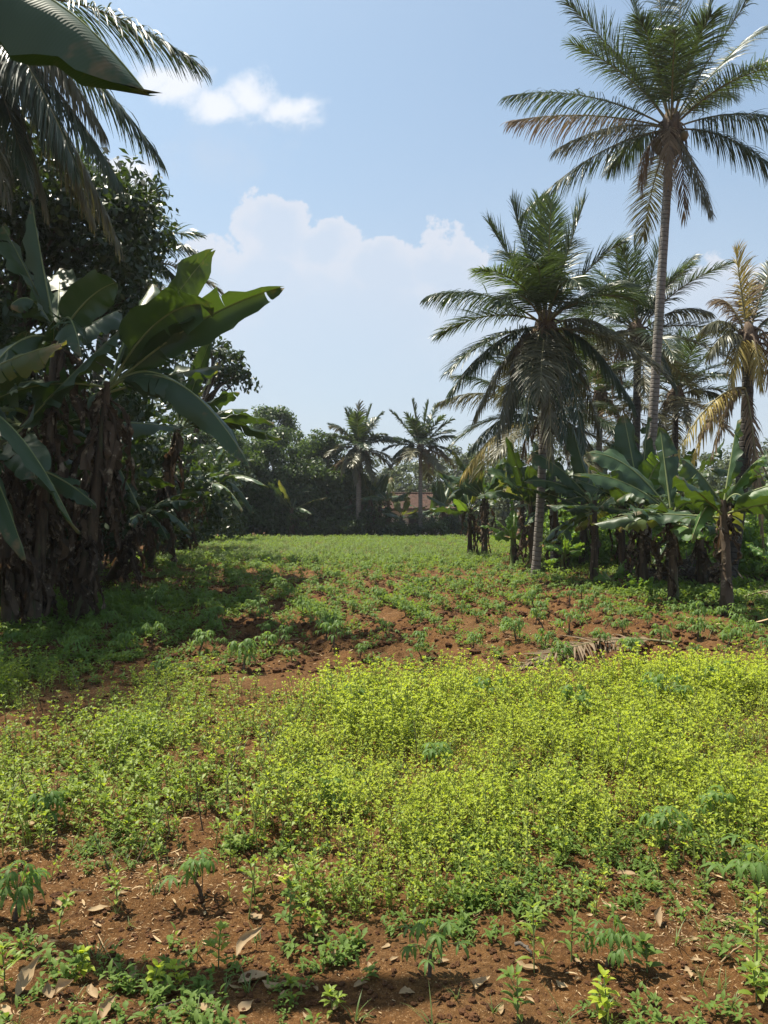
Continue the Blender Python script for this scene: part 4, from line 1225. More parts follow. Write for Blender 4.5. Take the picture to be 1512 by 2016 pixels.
banana('slim banana plant of the right row just right of the leaning palm trunk', GR, base_at(1098, 1118), at(1092, 985, 21.8), [lf(1130, 915, 21.8, 0.2, 0.45, 0.6, 4, 0.5), lf(1040, 950, 21, 0.5, 0.45, 0.7, 4, 0.3)], 7, 8, 0.10, 1.6, 0.42, 85, 0.7, deadw=(0.04, 0.09), el=(-0.3, 0.7))
banana('slim banana plant of the right row half hidden behind its third plant', GR, base_at(1228, 1140), at(1222, 975, 18), [lf(1180, 930, 18, 0.3, 0.45, 0.6, 4, 0.5), lf(1290, 960, 17.6, 0.5, 0.45, 0.7, 4, 0.3)], 7, 8, 0.10, 1.6, 0.42, 86, 0.7, deadw=(0.04, 0.09), el=(-0.3, 0.7))
banana('leaning banana plant of the right row between its first and second plants', GR, base_at(1385, 1165), at(1372, 985, 15), [lf(1330, 930, 15, 0.3, 0.42, 0.6, 5, 0.5), lf(1430, 1000, 14.8, 0.5, 0.4, 0.7, 5, 0.2)], 5, 8, 0.09, 1.5, 0.4, 87, 0.7, deadw=(0.04, 0.09), el=(-0.3, 0.7))

# ------------------------------------------------------------------ far edge of the field
GH = 'trees along the far edge of the field'
for k, (px, py, Y, r, lab) in enumerate([
        (470, 950, 52, (3.4, 2.5, 3.2), 'dense dark tree at the left end of the far hedge'),
        (560, 945, 53, (3.1, 2.5, 3.6), 'dense green tree with a rounded top in the middle of the far hedge'),
        (632, 950, 53, (2.7, 2.5, 3.4), 'dense green tree at the right end of the far hedge, touching the palm'),
        (538, 838, 60, (1.6, 1.5, 1.5), 'round treetop standing above the far hedge'),
        (415, 930, 50, (2.6, 2.0, 3.4), 'dark tree between the far hedge and the grove'),
        (665, 985, 54, (2.6, 2.0, 2.4), 'low dark tree behind the drooping far palm')]):
    c = at(px, py, Y)
    tree('hedge_tree', lab, 'tree', GH, (c[0], Y, zg(c[0], Y)), [(c, r, 1.2), (c - UP * 2.2, (r[0], r[1], 1.6), 0.6)] if r[0] > 2 else [(c, r, 0.7)], 'tree_mid', 0.27, 170, 75, 0.8, 0.2, 110 + k, up=0.5)
rs = np.random.RandomState(9)
labs = ['low bush at the foot of the far hedge']
for k in range(30):
    px = 385 + k * 18.5 + rs.uniform(-5, 5); Y = 50.5 + rs.uniform(0, 1.5)
    X = (px - 756) / F * Y
    shrub('hedge_bush', 'low dark bush in the line at the foot of the far trees', 'bush', 'low bushes along the far edge of the field', (X, Y, zg(X, Y)), rs.uniform(0.5, 1.3), rs.uniform(0.5, 2.6 if px < 760 else 1.6), 'tree_mid' if k % 3 else 'tree_dark', 0.2, 60, 16, 0.42, 130 + k)
palm('far coconut palm with drooping skirt of fronds in front of the far hedge', GP, (-1.75, 51, zg(-1.75, 51)), at(706, 885, 51),
     [(at(655, 838, 51), 0.6, 'frond_old', 0.8), (at(764, 860, 51), 0.6, 'frond', 0.8), (at(706, 795, 51), 0, 'frond_old', 0.5), (at(730, 802, 51), 0, 'frond', 0.5), (at(680, 808, 51), 0.1, 'frond', 0.5),
      (at(672, 930, 50.4), 1.2, 'frond_old', 1.0), (at(700, 950, 50), 1.3, 'frond_old', 1.0), (at(735, 945, 50.4), 1.2, 'frond', 1.0), (at(750, 815, 51), 0.3, 'frond', 0.6)], 18, 2.8, 0.95, 21, (0.2, 0.15), n=48, lw=0.085, nuts=3, fibre=0.35)
palm('far coconut palm with stiff upright fronds in front of the red tiled roof', GP, (2.45, 51, zg(2.45, 51)), at(828, 885, 51),
     [(at(772, 812, 51), 0.2, 'frond', 0.5), (at(760, 862, 51), 0.5, 'frond', 0.7), (at(812, 790, 51), 0, 'frond', 0.4), (at(843, 795, 51), 0, 'frond', 0.4), (at(888, 828, 51), 0.2, 'frond', 0.5), (at(893, 858, 51), 0.5, 'frond', 0.7),
      (at(860, 798, 51.5), 0.1, 'frond', 0.5), (at(880, 900, 51), 0.8, 'frond_old', 0.8), (at(775, 900, 51), 0.8, 'frond', 0.8)], 16, 2.7, 0.95, 22, (0.16, 0.12), n=48, lw=0.085, nuts=3, fibre=0.32)
for k, (px, Y, h) in enumerate([(690, 52, 2.6), (728, 51.5, 2.8), (748, 52, 2.6), (765, 51, 2.4), (712, 52.5, 2.4), (440, 50.4, 2.8), (490, 50.8, 2.6), (575, 50.6, 1.9), (872, 52, 2.0), (850, 53, 1.6), (790, 52, 1.5), (905, 51, 1.8)]):
    X = (px - 756) / F * Y; bb = np.array((X, Y, zg(X, Y)))
    banana(['far banana plant just left of the drooping palm', 'far banana plant right of the drooping palm trunk', 'far banana plant with a brown stem between the two far palms', 'far banana plant left of the tiled roof',
            'far banana plant behind the drooping palm trunk', 'far banana plant near the end of the left grove', 'far banana plant in front of the left part of the far hedge', 'small far banana plant alone before the dark hedge',
            'far banana plant right of the tiled roof', 'far banana plant below the right end of the roof', 'far banana plant below the left end of the roof', 'far banana plant behind the end of the right row'][k],
           'far banana plants along the field edge', bb, bb + UP * h, [], 7, 4, 0.17, 2.3, 0.6, 160 + k, 1.2, tear=3)

# house beyond the palms
HY = 60.0
def house():
    x0 = (668 - 756) / F * HY; x1 = (905 - 756) / F * HY
    zb = zg((x0 + x1) / 2, HY)
    t = thing('village_house', ((x0 + x1) / 2, HY + 2, zb), 'low house with a weathered red tiled roof and pale wall behind the far palms', 'house')
    ez = 1.6 + 0.25; rz = ez + 1.25
    y0 = HY - 0.7; y1 = HY + 3.2; y2 = HY + 7.0
    g = Geo()
    def slope(ya, za, yb, zb_, th):
        n = 28; mrows = 14
        xs = np.linspace(x0, x1, n * 4)
        rows = []
        for r in range(mrows + 1):
            for dz in ((0.0, 0.045) if r < mrows else (0.0,)):
                f = (r + (0.0 if dz == 0 else 0.0)) / mrows
                y = ya + (yb - ya) * f; z = za + (zb_ - za) * f + dz * -1 * (1 if r else 0)
                rows.append(np.stack([xs, np.full(len(xs), y) + 0.0, z + 0.05 * np.abs(np.sin(xs * PI / 0.22)) + 0.03 * vnoise(xs * 0.8, xs * 0 + r, 4)], 1))
        v = np.stack(rows, 0)
        m, k = v.shape[:2]
        i = np.arange(m - 1)[:, None] * k; j = np.arange(k - 1)[None]
        g.add(v.reshape(-1, 3), np.stack([i + j, i + j + 1, i + k + j + 1, i + k + j], -1).reshape(-1, 4))
    slope(y0, ez, y1, rz, 0.05); slope(y2, ez, y1, rz, 0.05)
    tube(g, [(x0, y1, rz + 0.03), (x1, y1, rz + 0.03)], 0.11, 8)
    ro = obj('roof', g, M['tile'], t, (0, 0, 0))
    def box(g, a, b_):
        (ax, ay, az), (bx, by, bz) = a, b_
        v = np.array([(x, y, z) for z in (az, bz) for y in (ay, by) for x in (ax, bx)])
        g.add(v, [(0, 2, 3, 1), (4, 5, 7, 6), (0, 1, 5, 4), (2, 6, 7, 3), (0, 4, 6, 2), (1, 3, 7, 5)])
    g = Geo(); box(g, (x0 + 0.5, HY, zb - 0.5), (x1 - 0.5, y2 - 0.6, ez + 0.02))
    for xa in (x0 + 0.5, x1 - 0.5):      # gables
        v = np.array([(xa, HY, ez + 0.02), (xa, y2 - 0.6, ez + 0.02), (xa, y1, rz - 0.08)])
        g.add(v, [(0, 1, 2)])
    obj('wall', g, M['plaster'], t, (0, 0, 0), smooth=False)
    g = Geo(); box(g, (x0 + 0.02, y0 + 0.02, ez - 0.16), (x1 - 0.02, y0 + 0.06, ez - 0.01))
    obj('fascia', g, M['wood'], t, (0, 0, 0), smooth=False)
    for xa in (2.0, 4.6, -1.6):
        g = Geo(); box(g, (xa, HY - 0.04, 0.25), (xa + 0.9, HY - 0.003, 1.35))
        w = obj('window', g, M['dark_window'], t, (0, 0, 0), smooth=False)
        g = Geo()
        for (a, b_) in (((xa - 0.07, HY - 0.07, 0.18), (xa, HY - 0.002, 1.42)), ((xa + 0.9, HY - 0.07, 0.18), (xa + 0.97, HY - 0.002, 1.42)), ((xa, HY - 0.07, 1.35), (xa + 0.9, HY - 0.002, 1.42)), ((xa, HY - 0.07, 0.18), (xa + 0.9, HY - 0.002, 0.25)), ((xa + 0.42, HY - 0.06, 0.25), (xa + 0.48, HY - 0.041, 1.35))):
            box(g, a, b_)
        obj('frame', g, M['wood'], w, (0, 0, 0), smooth=False)


M['tile'] = plain_mat('weathered_roof_tiles', (0.035, 0.021, 0.016), (0.085, 0.046, 0.034), 0.9, 3.0, 0.6, 0.04, c3=(0.06, 0.045, 0.035), spec=0.1)
M['plaster'] = plain_mat('pale_plaster', (0.55, 0.52, 0.45), (0.68, 0.65, 0.58), 0.85, 1.5, 0.1)
M['dark_window'] = plain_mat('window_dark', (0.02, 0.02, 0.025), (0.03, 0.03, 0.035), 0.2, 2, 0)
house()

# hazy trees beyond
rs = np.random.RandomState(12)
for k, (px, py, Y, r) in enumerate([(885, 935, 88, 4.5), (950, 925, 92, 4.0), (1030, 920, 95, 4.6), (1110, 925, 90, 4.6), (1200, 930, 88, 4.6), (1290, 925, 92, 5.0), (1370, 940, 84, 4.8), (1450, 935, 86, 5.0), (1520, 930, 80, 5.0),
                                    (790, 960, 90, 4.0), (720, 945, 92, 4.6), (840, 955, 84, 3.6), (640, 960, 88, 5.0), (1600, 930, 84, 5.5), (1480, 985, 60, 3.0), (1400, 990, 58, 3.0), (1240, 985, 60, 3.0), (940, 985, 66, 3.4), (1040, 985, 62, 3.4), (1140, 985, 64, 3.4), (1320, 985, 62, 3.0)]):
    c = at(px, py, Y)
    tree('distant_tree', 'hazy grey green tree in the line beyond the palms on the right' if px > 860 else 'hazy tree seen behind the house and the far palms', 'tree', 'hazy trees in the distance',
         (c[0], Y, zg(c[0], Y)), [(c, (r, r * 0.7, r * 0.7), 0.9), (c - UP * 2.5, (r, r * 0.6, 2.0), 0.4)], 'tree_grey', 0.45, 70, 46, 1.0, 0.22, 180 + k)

# tall cassava bushes on the neighbouring plot
rs = np.random.RandomState(13)
k = 0
for (px, Y, h) in [(1090, 30, 2.0), (1125, 28, 2.0), (1100, 25, 1.2), (1160, 27, 2.1), (1200, 29, 2.0), (1225, 25, 1.4), (1190, 24, 1.2), (1245, 27, 2.1), (1285, 26, 2.0), (1330, 25, 2.1), (1350, 22, 1.5), (1385, 24, 2.2), (1420, 22, 2.0), (1395, 19, 1.3),
                   (1455, 21, 2.1), (1490, 19.5, 2.0), (1505, 17, 1.3), (1460, 17.5, 1.2), (1545, 18, 2.0), (1360, 18.5, 1.1), (1150, 23, 0.9), (1300, 21, 1.2), (1250, 21.5, 1.0), (1500, 22, 2.4), (1080, 34, 2.0), (1140, 34, 2.2), (1210, 34, 2.2), (1280, 33, 2.2), (1420, 29, 2.4), (1350, 31, 2.3), (1480, 29, 2.4)]:
    X = (px - 756) / F * Y
    shrub('cassava_bush', 'bright green leafy cassava bush behind the right banana row' if px < 1330 else 'bright green leafy bush by the right edge behind the nearest stem', 'bush', 'cassava bushes behind the right row' if px < 1330 else 'cassava bushes by the right edge',
          (X, Y, zg(X, Y)), rs.uniform(0.7, 1.1), h * rs.uniform(0.9, 1.1), 'bush', 0.15, 56, 26, 0.34, 210 + k)
    k += 1

# ------------------------------------------------------------------ cassava seedlings in the field
def xl(y): return np.interp(y, [0, 7, 11, 20, 33, 50], [-6, -4.6, -4.0, -6.0, -8.0, -11.8])
def xr(y): return np.interp(y, [0, 8, 12, 21, 28, 50], [6, 5.6, 4.9, 3.9, 3.2, 4.9])


rs = np.random.RandomState(21)
ca, sa = math.cos(ROW_A), math.sin(ROW_A)
pts = []
qs = np.arange(-30, 30) * 0.72 + 0.18
for q in qs:
    for p in np.arange(-10, 60, 0.56):
        pp = p + rs.normal(0, 0.09); qq = q + rs.normal(0, 0.07)
        x = qq * ca - pp * sa; y = qq * sa + pp * ca
        if y < 7.9 or y > 47.5 or x < xl(y) or x > xr(y) + 0.1: continue
        if rs.rand() < 0.10: continue
        pts.append((x, y))
pts = np.array(pts)
inview = (np.abs(pts[:, 0] / pts[:, 1]) < 0.53)
order = np.argsort(pts[:, 1] + np.where(inview, 0, 1000))
pts = pts[order]
CASS = []
for k in range(9):
    sg, lg = cassava_geo(rs, rs.uniform(0.22, 0.36), rs.uniform(0.09, 0.15), rs.randint(13, 20), 0.098, 3)
    CASS.append((sg, lg))
csm = [(s.mesh('cassava_stem_mesh', [M['wood'], M['stem_green']]), l.mesh('cassava_leaf_mesh', [M['cassava']])) for s, l in CASS]


def seedling(p, k, sc, rz, label, group):
    t = thing('cassava_seedling', p, label, 'seedling', group)
    t.rotation_euler = (0, 0, rz); t.scale = (sc, sc, sc)
    for nm, me in (('stem', csm[k][0]), ('foliage', csm[k][1])):
        o = bpy.data.objects.new(nm, me); COL.objects.link(o); o.parent = t
    return t


NI = 275
for i, (x, y) in enumerate(pts[:NI]):
    px = 756 + F * x / y; 
    side = 'in shade by the left grove' if px < 430 else ('in brown soil left of centre' if px < 756 else ('in brown soil right of centre' if px < 1150 else 'in brown soil by the right banana row'))
    seedling((x, y, zg(x, y)), rs.randint(9), rs.uniform(0.5, 1.15), rs.uniform(0, 6.3), 'small cassava seedling with drooping leaves ' + side, 'cassava seedlings ' + side)
g = Geo()
far = pts[NI:]
# the far rows close up into one green cover
ext = []
for k in range(1500):
    y = rs.uniform(24, 47.5); x = rs.uniform(xl(y) - 0.5, xr(y) + 0.3); ext.append((x, y))
far = np.concatenate([far, np.array(ext)])
FT = []
for k in range(5):
    sg, lg = cassava_geo(rs, rs.uniform(0.3, 0.42), 0.17, 8, 0.16, 1)
    gg = Geo(); v, lt, q, t_, qm, tm = lg.arrays(); gg.add(v, q, 0, lt)
    v, lt, q, t_, qm, tm = sg.arrays(); gg.add(v, q, 1, lt)
    FT.append(gg)
sel = rs.randint(0, 5, len(far))
for k in range(5):
    P = far[sel == k]
    pos = np.stack([P[:, 0], P[:, 1], H(P[:, 0], P[:, 1])], 1)
    g.scatter(FT[k], pos, rs.uniform(0, 6.3, len(P)), rs.uniform(0.6, 1.1, len(P)) * (1 - 0.35 * sstep(P[:, 1], 25, 42)), rnd=rs.rand(len(P)))
tag(obj('cassava_rows', g, [M['cassava_far'], M['stem_green']]), 'far rows of cassava plants closing into one green cover', 'crop', kind='stuff')

# seedlings standing in the weeds and in the foreground
for (px, py, sc, k, lab, hh) in [
        (845, 1915, 0.68, 0, 'single cassava seedling with spread palm shaped leaves on bare soil at the bottom middle', 1), (30, 1805, 0.85, 1, 'cassava seedling with dark drooping leaves at the lower left edge', 1),
        (400, 1752, 0.75, 2, 'cassava seedling among the green weeds above the dry leaves at lower left', 1), (85, 1640, 0.85, 3, 'cassava seedling in the weeds near the left edge', 1),
        (1190, 1900, 0.62, 4, 'small cassava seedling on bare soil right of the bottom middle', 1), (1310, 1680, 0.85, 5, 'tall dark cassava seedling in the lime weeds at the lower right', 1),
        (850, 1520, 0.95, 6, 'tall dark cassava seedling standing in the middle of the lime weeds', 1), (1392, 1375, 1.15, 7, 'dark cassava seedling in the upper right of the lime weeds', 1),
        (1330, 1415, 1.15, 8, 'dark thin cassava seedling left of the one in the upper right lime weeds', 1), (1495, 1800, 0.95, 0, 'cassava seedling with drooping leaves at the lower right edge', 1),
        (655, 1600, 0.8, 1, 'cassava seedling in the green weeds left of the middle', 1), (1405, 1620, 0.8, 2, 'cassava seedling in the lime weeds by the right edge', 1),
        (480, 1330, 1.35, 3, 'cassava seedling at the shadow edge left of the middle', 1), (1140, 1430, 1.0, 4, 'cassava seedling with bluish leaves in the lime weeds', 1), (1250, 1290, 1.1, 5, 'cassava seedling just beyond the fallen frond', 1),
        (325, 1340, 1.1, 6, 'pale cassava seedling catching sun in the shaded weeds at left', 1), (690, 1405, 1.0, 7, 'cassava seedling at the upper edge of the lime weeds', 1), (980, 1400, 1.0, 8, 'cassava seedling in the upper middle of the lime weeds', 1)]:
    p = base_at(px, py)
    seedling(p, k, sc, px * 0.7, lab, 'cassava seedlings near the camera')

# ------------------------------------------------------------------ weeds
def inpoly(px, py, poly):
    c = np.zeros(len(px), bool); n = len(poly)
    for i in range(n):
        x1, y1 = poly[i]; x2, y2 = poly[(i + 1) % n]
        cond = ((y1 > py) != (y2 > py)) & (px < (x2 - x1) * (py - y1) / (y2 - y1 + 1e-9) + x1)
        c ^= cond
    return c


def sample(n, x0, x1, y0, y1, rs):
    x = rs.uniform(x0, x1, n); y = rs.uniform(y0, y1, n)
    return x, y, 756 + F * x / y, 1008 + F * CAM_H / y


POLY_A = [(560, 1392), (620, 1378), (700, 1362), (900, 1342), (1040, 1362), (1250, 1352), (1400, 1335), (1700, 1340), (2200, 1330), (2200, 1700), (1512, 1730), (1440, 1715), (1300, 1690), (1150, 1715), (1000, 1750), (850, 1765), (760, 1820), (640, 1840), (530, 1820), (350, 1800), (230, 1800), (90, 1780), (-100, 1770), (-700, 1770), (-700, 1325), (60, 1335), (330, 1350), (460, 1372)]
rs = np.random.RandomState(31)
x, y, px, py = sample(52000, -6.0, 6.5, 3.0, 7.6, rs)
ins = inpoly(px, py + rs.normal(0, 9, len(px)) + np.where(py > 1560, rs.normal(0, 45, len(px)), 0), POLY_A)
ins |= (py > 1640) & (py < 1960) & (fbm(x * 2.6 + 3, y * 2.6, 2, 207) > 0.30)
n = fbm(x * 1.1 + 5, y * 1.1, 3, 51); n2 = fbm(x * 3.2, y * 3.2, 2, 57)
left = 1 - sstep(px, 480, 700)
low = sstep(py, 1580, 1780)
dens = 0.80 - 0.20 * left - 0.18 * low + (0.8 + 0.4 * left + 0.4 * low) * n + 0.55 * n2
keep = ins & (rs.rand(len(x)) < np.clip(dens, 0.03, 1) * (0.55 + 0.33 * sstep(px, 500, 800)))
x, y, px, py = x[keep], y[keep], px[keep], py[keep]
lime = rs.rand(len(x)) < np.clip(sstep(px, 380, 760) * (1 - 0.6 * sstep(py, 1560, 1740)) + 0.45 * fbm(x * 1.6, y * 1.6, 2, 61), 0, 0.88)
WL = [weed_tmpl(rs, rs.uniform(0.15, 0.28), rs.randint(4, 7), rs.uniform(0.024, 0.036), 0.018, 2, rs.uniform(0.2, 0.8), rs.randint(1, 4)) for k in range(12)]
WG = [weed_tmpl(rs, rs.uniform(0.08, 0.23), rs.randint(3, 7), rs.uniform(0.032, 0.056), rs.uniform(0.016, 0.03), 2, rs.uniform(0.3, 0.9), rs.randint(0, 3)) for k in range(12)]

for (nm, T, mk, mat, lab) in (('lime_weeds', WL, lime, 'weed_lime', 'dense patch of lime green weeds in full sun across the middle and right'), ('green_weeds', WG, ~lime, 'weed_green', 'looser fresh green weeds growing over the soil at left and below')):
    g = Geo()
    X, Yw = x[mk], y[mk]; sel = rs.randint(0, len(T), len(X))
    for k in range(len(T)):
        s = sel == k; P = np.stack([X[s], Yw[s], H(X[s], Yw[s])], 1)
        g.scatter(T[k], P, rs.uniform(0, 6.3, s.sum()), rs.uniform(0.42, 1.15, s.sum()) * (1 + 0.5 * fbm(X[s] * 1.3, Yw[s] * 1.3, 2, 71)), rs.normal(0, 0.12, (s.sum(), 2)), np.clip(0.5 + 0.6 * fbm(X[s] * 0.9, Yw[s] * 0.9, 3, 77) + rs.normal(0, 0.15, s.sum()), 0, 1))
    tag(obj(nm, g, [M[mat], M['weed_stem']]), lab, 'weeds', kind='stuff')

# thin bare stalks and grass standing in the weeds
g = Geo(); TS = []
for k in range(5):
    g0 = Geo(); h0 = rs.uniform(0.2, 0.36)
    tube(g0, [(0, 0, -0.02), (rs.normal(0, 0.02), 0, h0 * 0.5), (rs.normal(0, 0.05), rs.normal(0, 0.05), h0)], [0.0035, 0.003, 0.0015], 4, 0, False)
    for q in range(4):
        v, f, lt = leaf_rows(0.03, 0.012, 2, 0.2, 0.8, rs.uniform(-0.3, 0.5), 0.1, 0.05)
        g0.add(rotz(v, rs.uniform(0, 6.3)) + np.array((0, 0, h0 * rs.uniform(0.6, 1))), f, 1, lt)
    TS.append(g0)
xx, yy, px, py = sample(2600, -5, 5, 3.2, 7.4, rs); kp = inpoly(px, py, POLY_A) & (rs.rand(2600) < 0.12); xx = xx[kp]; yy = yy[kp]; sel = rs.randint(0, 5, len(xx))
for k in range(5):
    q = sel == k
    g.scatter(TS[k], np.stack([xx[q], yy[q], H(xx[q], yy[q])], 1), rs.uniform(0, 6.3, q.sum()), rs.uniform(0.6, 1.2, q.sum()), rs.normal(0, 0.25, (q.sum(), 2)), rs.rand(q.sum()))
tag(obj('weed_stalks', g, [M['wood'], M['weed_low']]), 'thin dark bare stalks standing among the weeds', 'weeds', kind='stuff')

# low weeds between the seedlings and in the shade, sparse sprigs on the near soil
LW = []
for k in range(8):
    g0 = Geo()
    for q in range(rs.randint(12, 22)):
        v, f, lt = leaf_rows(rs.uniform(0.022, 0.062), rs.uniform(0.014, 0.028), 3, 0.28, 0.6, rs.uniform(0.1, 1.2), 0.1, 0.05, 0.8)
        lt[:, 2] = rs.rand()
        g0.add(rotz(v, rs.uniform(0, 6.3)) + np.array((rs.normal(0, 0.03), rs.normal(0, 0.03), rs.uniform(0.0, 0.07))), f, 0, lt)
    LW.append(g0)
g = Geo()
X = []; Yv = []
for (nn, x0, x1, y0, y1, fn) in [
        (9000, -6, 2, 7.0, 14, lambda x, y, px, py: 0.55 * (1 - sstep(px, 200, 640)) + 0.6 * fbm(x * 1.6, y * 1.6, 3, 81)),
        (12000, -13, 7, 8.5, 26, lambda x, y, px, py: 0.20 + 0.8 * fbm(x * 1.6, y * 1.6, 3, 83) + 0.35 * sstep(y, 19, 26)),
        (8000, -13, 7, 24, 47, lambda x, y, px, py: 0.7 + 0 * x),
        (3500, 4.2, 10, 7.5, 16, lambda x, y, px, py: 0.25 + 0.8 * fbm(x * 1.2, y * 1.2, 3, 87) + 0.35 * sstep(x, 5.0, 6.5)),
        (15000, -3, 3, 2.0, 4.8, lambda x, y, px, py: 0.10 + 0.85 * fbm(x * 2.2, y * 2.2, 3, 89))]:
    xx, yy, px, py = sample(nn, x0, x1, y0, y1, rs)
    kp = (rs.rand(nn) < np.clip(fn(xx, yy, px, py), 0, 1)) & (np.abs(xx / yy) < 0.62) & (xx > xl(yy) - 1.8)
    X.append(xx[kp]); Yv.append(yy[kp])
X = np.concatenate(X); Yv = np.concatenate(Yv); sel = rs.randint(0, 8, len(X))
for k in range(8):
    s = sel == k
    g.scatter(LW[k], np.stack([X[s], Yv[s], H(X[s], Yv[s])], 1), rs.uniform(0, 6.3, s.sum()), rs.uniform(0.45, 1.3, s.sum()) * (0.6 + 0.4 * sstep(Yv[s], 4, 7) + 1.0 * sstep(Yv[s], 7, 16)), None, rs.rand(s.sum()))
tag(obj('low_weeds', g, [M['weed_low']]), 'low green weeds scattered between the seedlings and over the shaded soil', 'weeds', kind='stuff')


# grass: tufts at the right under the banana row and a few near the camera
GRT = [grass_tmpl(rs, rs.uniform(0.16, 0.3), 9) for k in range(6)]
g = Geo(); X = []; Yv = []
for (nn, x0, x1, y0, y1, am) in [(5200, 5.4, 13, 9.5, 20, 0.8), (1800, 3.2, 6.5, 9.5, 30, 0.5), (1500, -2.6, 3, 2.3, 5.5, 0.5), (1500, -6, -3.8, 9, 20, 0.4)]:
    xx, yy, px, py = sample(nn, x0, x1, y0, y1, rs)
    kp = (rs.rand(nn) < am * (0.45 + 1.4 * fbm(xx * 1.5, yy * 1.5, 3, 91))) & (np.abs(xx / yy) < 0.6)
    X.append(xx[kp]); Yv.append(yy[kp])
X = np.concatenate(X); Yv = np.concatenate(Yv); sel = rs.randint(0, 6, len(X))
for k in range(6):
    s = sel == k
    g.scatter(GRT[k], np.stack([X[s], Yv[s], H(X[s], Yv[s])], 1), rs.uniform(0, 6.3, s.sum()), rs.uniform(0.6, 1.3, s.sum()) * np.where(Yv[s] < 5, 0.45, 1.0), None, rs.rand(s.sum()))
tag(obj('grass', g, [M['grass']]), 'thin grass tufts under the right banana row and on the near soil', 'grass', kind='stuff')

# clods of soil and chaff
CT = []
for k in range(6):
    g0 = Geo(); ellipsoid(g0, (0, 0, 0.15), (1, 0.85, 0.6), 9, 6, 0, 0.28, rs); CT.append(g0)
g = Geo(); X = []; Yv = []; Sz = []
for (nn, x0, x1, y0, y1, s0, s1) in [(14000, -2.6, 2.6, 2.1, 4.8, 0.003, 0.014), (450, -2.6, 2.6, 2.1, 4.8, 0.010, 0.024), (15000, -6, 6.5, 7.4, 18, 0.012, 0.045), (2400, -6, 6.5, 7.4, 18, 0.03, 0.07), (2500, -5, 5, 4.2, 7.6, 0.008, 0.03)]:
    xx, yy, px, py = sample(nn, x0, x1, y0, y1, rs)
    kp = rs.rand(nn) < 0.55 + 1.2 * fbm(xx * 1.7, yy * 1.7, 3, 95)
    X.append(xx[kp]); Yv.append(yy[kp]); Sz.append(s0 + (s1 - s0) * rs.rand(kp.sum()) ** 2.2)
X = np.concatenate(X); Yv = np.concatenate(Yv); Sz = np.concatenate(Sz); sel = rs.randint(0, 6, len(X))
for k in range(6):
    s = sel == k
    g.scatter(CT[k], np.stack([X[s], Yv[s], H(X[s], Yv[s]) + Sz[s] * 0.1], 1), rs.uniform(0, 6.3, s.sum()), Sz[s])
tag(obj('soil_clods', g, [M['clod']], smooth=False), 'crumbs and clods of red brown soil over the tilled ground', 'soil', kind='stuff')

ST = []
for k in range(6):
    g0 = Geo(); v, f, lt = leaf_rows(1.0, rs.uniform(0.12, 0.4), 3, 0.3, rs.uniform(-0.2, 0.5), rs.uniform(0.0, 0.25), 0.4, 0.3, 0.9)
    v[:, 2] = np.abs(v[:, 2]) + 0.03; g0.add(v, f, 0, lt); ST.append(g0)
g = Geo(); X = []; Yv = []; Sz = []
for (nn, x0, x1, y0, y1, s0, s1) in [(42000, -2.7, 2.7, 2.1, 4.8, 0.005, 0.022), (1300, -2.7, 2.7, 2.1, 5.2, 0.02, 0.055), (9000, -6, 7, 7.2, 18, 0.02, 0.09), (700, 3.4, 8.5, 10, 19, 0.1, 0.3)]:
    xx, yy, px, py = sample(nn, x0, x1, y0, y1, rs)
    kp = rs.rand(nn) < 0.42 + 1.6 * fbm(xx * 1.3, yy * 1.3, 3, 99)
    X.append(xx[kp]); Yv.append(yy[kp]); Sz.append(s0 + (s1 - s0) * rs.rand(kp.sum()) ** 2)
X = np.concatenate(X); Yv = np.concatenate(Yv); Sz = np.concatenate(Sz); sel = rs.randint(0, 6, len(X))
for k in range(6):
    s = sel == k
    g.scatter(ST[k], np.stack([X[s], Yv[s], H(X[s], Yv[s]) + 0.004], 1), rs.uniform(0, 6.3, s.sum()), Sz[s], None, rs.rand(s.sum()))
tag(obj('straw_litter', g, [M['straw']]), 'pale chaff and straw bits strewn over the soil', 'litter', kind='stuff')

